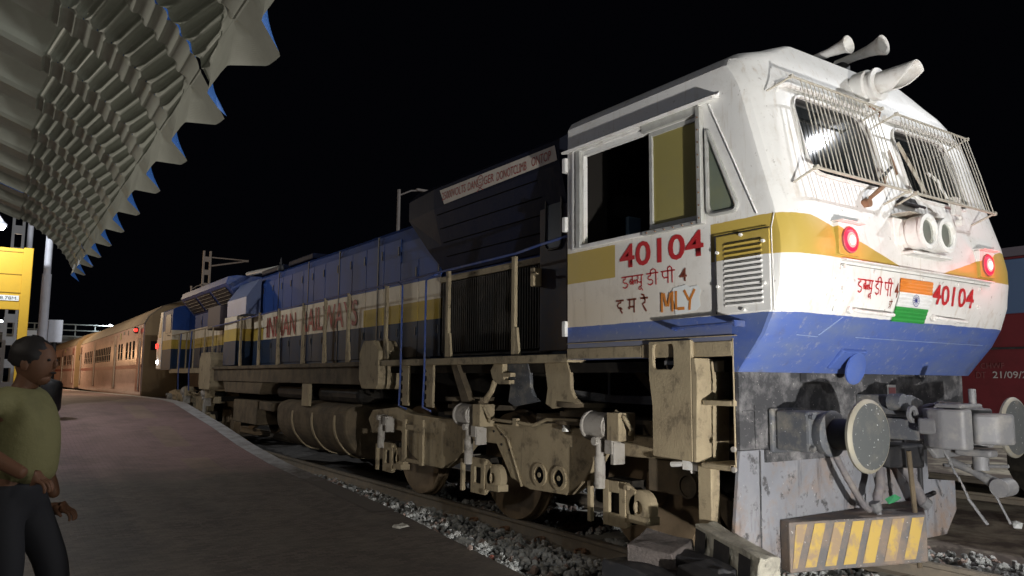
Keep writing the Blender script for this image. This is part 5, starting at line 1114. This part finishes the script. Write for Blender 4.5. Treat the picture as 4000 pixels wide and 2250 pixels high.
# ================================================================== WAGON ON THE RIGHT
M_wred = mat('wagon_red', (0.12,0.018,0.022), 0.8, dirt=(0.06,0.015,0.015), scale=2, amt=0.7)
wg = thing('goods_wagon', 'dark red goods wagon with a blue-grey sliding door on the next track', 'wagon', (6.4,0.5,0.0))
def wagon(yn, yf_):
    MB().box((5.0,yn,1.02),(7.8,yf_,3.02)).build('wagon_body', M_wred, wg, bevel=0.02)
    MB().prism([(4.98,3.02),(5.4,3.2),(6.4,3.32),(7.4,3.2),(7.82,3.02)],'y',yn-0.02,yf_+0.02).build('wagon_roof', mat('wagon_roof_grey',(0.09,0.07,0.08),0.8), wg)
    MB().box((4.99,yn,0.80),(5.1,yf_,0.96)).build('wagon_sole_bar', M_grease, wg)
    for k in range(12):
        y = yn+0.15+k*1.02
        if y < yf_: MB().box((4.96,y,1.03),(4.999,y+0.06,3.0)).build('wagon_rib', M_wred, wg)
    MB().box((4.965,yn,1.86),(4.998,yf_,1.885)).build('wagon_seam', M_black, wg)
    MB().box((4.955,0.85,2.30),(4.985,1.42,2.98)).box((4.955,0.28,2.30),(4.985,0.76,2.98)).build('wagon_door', mat('door_bluegrey',(0.07,0.11,0.20),0.6), wg, bevel=0.01)
    for yv in (-1.2,0.9): 
        for sx in (5.4,7.2): MB().lathe((sx,yv,0.46),(-1,0,0),[(0,0.46),(0.08,0.46),(0.08,0.12),(0.12,0.10)],28).build('wagon_wheel', M_grease, wg, smooth=True)
        MB().box((5.05,yv-0.35,0.35),(5.3,yv+0.35,0.75)).build('wagon_axle_box', M_grease, wg, bevel=0.03)
    MB().box((5.2,yn,0.76),(7.6,yf_,0.80)).build('wagon_frame', M_grease, wg)
wagon(-6.5, 3.4)
M_chalk = mat('chalk', (0.36,0.32,0.31), 0.8)
text_obj('date_lettering','21/09/22',M_chalk,wg,(4.955,1.30,1.50),(0,-1,0),(0,0,1),0.085,0.46,bold=0.01)
M_chalk2 = mat('chalk_faint', (0.15,0.055,0.055), 0.8)
text_obj('return_lettering','CHWF',M_chalk2,wg,(4.955,1.44,1.62),(0,-1,0),(0,0,1),0.07,0.28)
text_obj('return_lettering','DT',M_chalk2,wg,(4.955,1.50,1.50),(0,-1,0),(0,0,1),0.08,0.12)
make_rail(4.75+0.72, 'dark rail under the goods wagon, near side', clips=False); make_rail(4.75+2.47, 'dark rail under the goods wagon, far side', clips=False)
sc = thing('paper_scrap', 'small crumpled white scrap lying on the dark yard ground', 'litter', (5.0,1.3,-0.05))
v_, f_ = stone_mesh(50, 0.07); MB().add([Vector((3.6,0.55,-0.05))+v for v in v_], f_).build('scrap', M_patch, sc)

# ================================================================== RUBBLE BLOCKS AT THE PLATFORM END
M_conc = mat('concrete', (0.34,0.32,0.26), 0.9, dirt=(0.10,0.095,0.085), lo=0.42, hi=0.7, scale=9, amt=0.7, bump=0.012, bscale=35)
M_conc2 = mat('brownish_concrete', (0.085,0.072,0.066), 0.95, dirt=(0.035,0.032,0.03), lo=0.42, hi=0.7, scale=14, amt=0.9, bump=0.02, bscale=45)
M_blk = mat('black_paint_square', (0.018,0.018,0.02), 0.6, dirt=(0.05,0.045,0.04), scale=12)
def rough_block(name, m, T, verts, faces, par, jit=0.0, sub=2, seed=1):
    me = bpy.data.meshes.new(name); me.from_pydata(verts, [], faces); bm = bmesh.new(); bm.from_mesh(me)
    bmesh.ops.recalc_face_normals(bm, faces=bm.faces)
    bmesh.ops.subdivide_edges(bm, edges=bm.edges, cuts=sub, use_grid_fill=True); rnd = random.Random(seed)
    for v in bm.verts: v.co += Vector((rnd.uniform(-jit,jit),rnd.uniform(-jit,jit),rnd.uniform(-jit,jit)))
    bm.transform(T); bm.to_mesh(me); bm.free(); me.materials.append(m); o = bpy.data.objects.new(name, me); COL.objects.link(o)
    if par is not None: attach(o, par)
    md = o.modifiers.new('b','BEVEL'); md.width = 0.006; md.limit_method='ANGLE'; md.angle_limit = math.radians(30)
    return o
BOX = lambda a,b,c: ([(-a,-b,-c),(a,-b,-c),(a,b,-c),(-a,b,-c),(-a,-b,c),(a,-b,c),(a,b,c),(-a,b,c)], [(3,2,1,0),(4,5,6,7),(0,1,5,4),(1,2,6,5),(2,3,7,6),(3,0,4,7)])
def place(x, y, z, rx=0, ry=0, rz=0): return Matrix.Translation((x,y,z))@Euler((math.radians(rx),math.radians(ry),math.radians(rz))).to_matrix().to_4x4()
kb = thing('kerb_block', 'broken kerb block painted with black squares, leaning at the lower right of the rubble', 'concrete block', (-1.75,-0.32,0), 'broken blocks at the platform end')
T = place(-1.64,-0.10,0.36,0,7,-106)
v_, f_ = BOX(0.34,0.075,0.11); rough_block('kerb_body', M_conc, T, v_, f_, kb, 0.008, 3, 4)
for cx in (-0.26,-0.02,0.22):
    hw = 0.06 if cx != -0.02 else 0.085
    mb = MB().add([T@Vector((cx-hw,-0.0895,-0.10)),T@Vector((cx+hw,-0.0895,-0.10)),T@Vector((cx+hw,-0.0895,0.085)),T@Vector((cx-hw,-0.0895,0.085))],[(0,1,2,3)]); mb.build('painted_square', M_blk, kb)
lb_ = thing('concrete_lump', 'rough grey-brown lump of concrete left of the painted kerb block', 'concrete block', (-1.9,0.1,0), 'broken blocks at the platform end')
vv = [(-0.17,-0.11,-0.16),(0.12,-0.13,-0.16),(0.17,0.10,-0.16),(-0.14,0.14,-0.16),(-0.18,-0.10,0.04),(0.06,-0.14,0.02),(0.15,0.09,0.05),(-0.10,0.13,0.09)]
rough_block('lump_body', M_conc2, place(-1.80,0.36,0.33,0,0,-50)@Matrix.Scale(1.25,4), vv, BOX(1,1,1)[1], lb_, 0.007, 2, 9)
for i, (x,y,z,a,b2,c2,rx,ry,rz,sd,lb) in enumerate([(-1.93,-0.30,0.13,0.36,0.13,0.16,3,6,-104,3,'dark lower block under the painted kerb block'),(-2.02,0.28,0.10,0.26,0.15,0.17,-4,4,-80,5,'dark lower block under the concrete lump'),(-1.78,-0.62,0.05,0.20,0.14,0.17,8,10,-70,8,'brownish broken block behind the kerb block at its right end'),(-1.78,0.06,0.22,0.25,0.08,0.12,6,4,-95,11,'flat dark slab wedged between the lump and the kerb block')]):
    t = thing('rubble_block', lb, 'concrete block', (x,y,0), 'broken blocks at the platform end'); v_, f_ = BOX(a,b2,c2)
    rough_block('block_body', M_blk if i in (0,1,3) else M_conc2, place(x,y,z,rx,ry,rz), v_, f_, t, 0.015, 2, sd)
# larger pale chips by the rail
for i,(x,y,z,a,b2,c2,rz,lb) in enumerate([(-1.52,1.75,-0.07,0.16,0.05,0.03,-60,'pale flat stone slab on the ballast beside the rail'),(-2.1,3.6,0.0,0.07,0.05,0.02,20,'small pale stone chip near the platform edge')]):
    t = thing('stone_slab', lb, 'stone', (x,y,z)); v_, f_ = BOX(a,b2,c2); rough_block('slab_body', M_sleeper, place(x,y,z,3,2,rz), v_, f_, t, 0.008, 2, 20+i)

# ================================================================== PERSON
def skin_body(name, m, parent, verts, edges, radii, root=0, sub=2, T=None):
    me = bpy.data.meshes.new(name); me.from_pydata([T@Vector(v) for v in verts] if T else verts, edges, [])
    o = bpy.data.objects.new(name, me); COL.objects.link(o)
    o.modifiers.new('skin', 'SKIN')
    sv = me.skin_vertices[0].data if me.skin_vertices else None
    if sv is None:
        bm = bmesh.new(); bm.from_mesh(me); bm.verts.layers.skin.verify(); bm.to_mesh(me); bm.free(); sv = me.skin_vertices[0].data
    for i, r in enumerate(radii): sv[i].radius = r if isinstance(r, tuple) else (r, r)
    sv[root].use_root = True
    ss = o.modifiers.new('sub', 'SUBSURF'); ss.levels = sub; ss.render_levels = sub
    dg = bpy.context.evaluated_depsgraph_get(); dg.update()
    me2 = bpy.data.meshes.new_from_object(o.evaluated_get(dg)); o.modifiers.clear(); o.data = me2; me2.materials.clear(); me2.materials.append(m)
    for p_ in me2.polygons: p_.use_smooth = True
    if parent is not None: attach(o, parent)
    return o
M_skin = mat('skin', (0.10,0.048,0.028), 0.6); M_hair = mat('hair', (0.012,0.01,0.01), 0.6); M_shirt = mat('shirt', (0.13,0.12,0.055), 0.8, dirt=(0.08,0.075,0.035), scale=6, bump=0.02, bscale=8); M_trous = mat('trousers', (0.012,0.012,0.015), 0.8)
px, py = -5.40, 1.18
TP = Matrix.Translation((px,py,0.0))@Euler((0,0,math.radians(-34))).to_matrix().to_4x4()
pr = thing('person', 'person in an olive-yellow half-sleeved shirt and dark trousers walking at the left edge', 'person', (px,py,0.0))
# local: +x forward, +y left, z up ; near side is -y
V_ = [(0,0,0.90),(0.02,0,1.02),(0.03,0,1.15),(0.0,0,1.28),(0.0,0,1.36),(0.03,0,1.44),(0.05,0,1.52),
      (0.0,-0.10,0.88),(0.06,-0.10,0.50),(-0.06,-0.10,0.08),(0.10,-0.10,0.035),
      (0.0,0.10,0.88),(0.16,0.10,0.50),(0.20,0.10,0.08),(0.36,0.10,0.035),
      (-0.03,-0.19,1.31),(-0.10,-0.25,1.14),(0.15,-0.28,1.02),(0.22,-0.28,0.985),
      (-0.03,0.19,1.31),(-0.04,0.24,1.05),(0.04,0.25,0.86),(0.06,0.25,0.80)]
E_ = [(0,1),(1,2),(2,3),(3,4),(4,5),(5,6),(0,7),(7,8),(8,9),(9,10),(0,11),(11,12),(12,13),(13,14),(3,15),(15,16),(16,17),(17,18),(3,19),(19,20),(20,21),(21,22)]
R_ = [(0.12,0.14),(0.12,0.14),(0.125,0.15),(0.10,0.16),(0.06,0.07),(0.055,0.055),(0.088,0.078),0.085,0.058,0.04,0.04,0.085,0.058,0.04,0.04,0.055,0.045,0.034,0.03,0.055,0.045,0.034,0.03]
skin_body('body', M_skin, pr, V_, E_, R_, 0, 2, TP)
# head shape over the neck top, hair cap, ear, nose
mb = MB(); hc = Vector((0.05,0,1.52))
def ball(mb, c, rx, ry, rz, n=16, m_=12, zmin=-1.0):
    vs = []; fs = []
    for j in range(m_+1):
        t = PI*j/m_
        for i in range(n): q = 2*PI*i/n; vs.append(TP@Vector((c[0]+rx*math.sin(t)*math.cos(q), c[1]+ry*math.sin(t)*math.sin(q), c[2]+rz*max(zmin,math.cos(t)))))
    for j in range(m_):
        for i in range(n): fs.append((j*n+i,j*n+(i+1)%n,(j+1)*n+(i+1)%n,(j+1)*n+i))
    mb.add(vs, fs)
ball(mb, (0.055,0,1.505), 0.095, 0.078, 0.115); ball(mb, (0.148,0,1.495), 0.018, 0.013, 0.022, 8, 6); ball(mb, (0.045,-0.078,1.49), 0.022, 0.010, 0.032, 8, 6); ball(mb, (0.045,0.078,1.49), 0.022, 0.010, 0.032, 8, 6); ball(mb, (0.085,0,1.425), 0.045, 0.04, 0.035, 10, 8)
mb.build('head', M_skin, pr, smooth=True)
mb = MB(); ball(mb, (0.136,-0.03,1.515), 0.010,0.012,0.008,8,6); ball(mb, (0.136,0.03,1.515), 0.010,0.012,0.008,8,6); ball(mb,(0.146,0,1.452),0.006,0.026,0.006,8,6); mb.build('eyes_and_mouth', M_hair, pr)
mb = MB(); ball(mb, (0.030,0,1.535), 0.104, 0.088, 0.102, 22, 16, -0.45)
rh = random.Random(5); mb.v = [(v[0]+rh.uniform(-.006,.006), v[1]+rh.uniform(-.006,.006), v[2]+rh.uniform(-.006,.006)) for v in mb.v]
mb.build('hair', M_hair, pr, smooth=True)
# shirt and trousers follow the body
skin_body('shirt', M_shirt, pr, [(0,0,0.90),(0.02,0,1.02),(0.03,0,1.15),(0.0,0,1.28),(0.0,0,1.355),(-0.03,-0.19,1.31),(-0.08,-0.25,1.17),(-0.03,0.19,1.31),(0.01,0.23,1.14)], [(0,1),(1,2),(2,3),(3,4),(3,5),(5,6),(3,7),(7,8)], [(0.165,0.18),(0.18,0.18),(0.17,0.175),(0.105,0.15),(0.055,0.062),0.066,0.07,0.066,0.07], 0, 2, TP)
skin_body('trousers', M_trous, pr, [(0,0,0.98),(0,0,0.86),(0.0,-0.10,0.80),(0.06,-0.10,0.50),(-0.055,-0.10,0.10),(0.0,0.10,0.80),(0.16,0.10,0.50),(0.195,0.10,0.10)], [(0,1),(1,2),(2,3),(3,4),(1,5),(5,6),(6,7)], [(0.14,0.165),(0.14,0.165),0.105,0.08,0.065,0.105,0.08,0.065], 0, 2, TP)
# hands: palm with five separate curled fingers
def hand(c, side):
    C = Vector(c); vs = [tuple(C), tuple(C+Vector((0.05,0,-0.015)))]; es = [(0,1)]; rs = [(0.022,0.034),(0.018,0.038)]
    for k, (dy, ln) in enumerate([(-0.033,0.85),(-0.011,1.0),(0.011,0.95),(0.032,0.78)]):
        b0 = len(vs); p0 = C+Vector((0.055,dy,-0.016))
        vs += [tuple(p0), tuple(p0+Vector((0.032*ln,0,-0.010))), tuple(p0+Vector((0.048*ln,0,-0.034))), tuple(p0+Vector((0.044*ln,0,-0.056)))]
        es += [(1,b0),(b0,b0+1),(b0+1,b0+2),(b0+2,b0+3)]; rs += [0.009,0.0088,0.008,0.007]
    b0 = len(vs); s = side; vs += [tuple(C+Vector((0.02,s*0.036,-0.012))), tuple(C+Vector((0.048,s*0.058,-0.026))), tuple(C+Vector((0.066,s*0.056,-0.044)))]; es += [(0,b0),(b0,b0+1),(b0+1,b0+2)]; rs += [0.012,0.010,0.008]
    skin_body('hand', M_skin, pr, vs, es, rs, 0, 1, TP)
hand((0.235,-0.28,0.980), 1); hand((0.06,0.26,0.76), -1)
mb = MB(); 
for fx, fy in ((0.02,-0.10),(0.28,0.10)): mb.box((0,0,0),(0,0,0))
shoe = [(-0.10,-0.04),(0.05,-0.05),(0.15,-0.03),(0.15,0.03),(0.05,0.05),(-0.10,0.04)]
for fx, fy in ((0.0,-0.10),(0.26,0.10)):
    n = 6; vs = [TP@Vector((fx+a,fy+b_,0.004)) for a,b_ in shoe]+[TP@Vector((fx+a*0.9,fy+b_*0.85,0.085 if a < 0 else 0.06)) for a,b_ in shoe]
    MB().add(vs,[(i,(i+1)%n,n+(i+1)%n,n+i) for i in range(n)]+[tuple(range(n-1,-1,-1)),tuple(range(n,2*n))]).build('shoe', M_black, pr, bevel=0.015)
# second passer-by, a dark figure behind is only a silhouette in the photograph and is covered by the first

# small litter on the stones by the rail
for x, y, z, r, col_, lb in ((-1.72,2.9,-0.06,0.030,(0.6,0.62,0.65),'crumpled clear plastic scrap glinting on the ballast'),(-1.95,2.2,-0.07,0.028,(0.45,0.16,0.12),'small red wrapper lying on the ballast at the platform edge'),(-1.70,4.3,-0.07,0.032,(0.42,0.28,0.22),'pinkish scrap farther back on the ballast')):
    t = thing('litter_scrap', lb, 'litter', (x,y,z), 'scraps of litter on the ballast'); v_, f_ = stone_mesh(int(x*100)%40, r)
    MB().add([Vector((x,y,z+0.03))+v for v in v_], f_).build('scrap', mat('scrap_paper', col_, 0.35, spec=0.5), t)
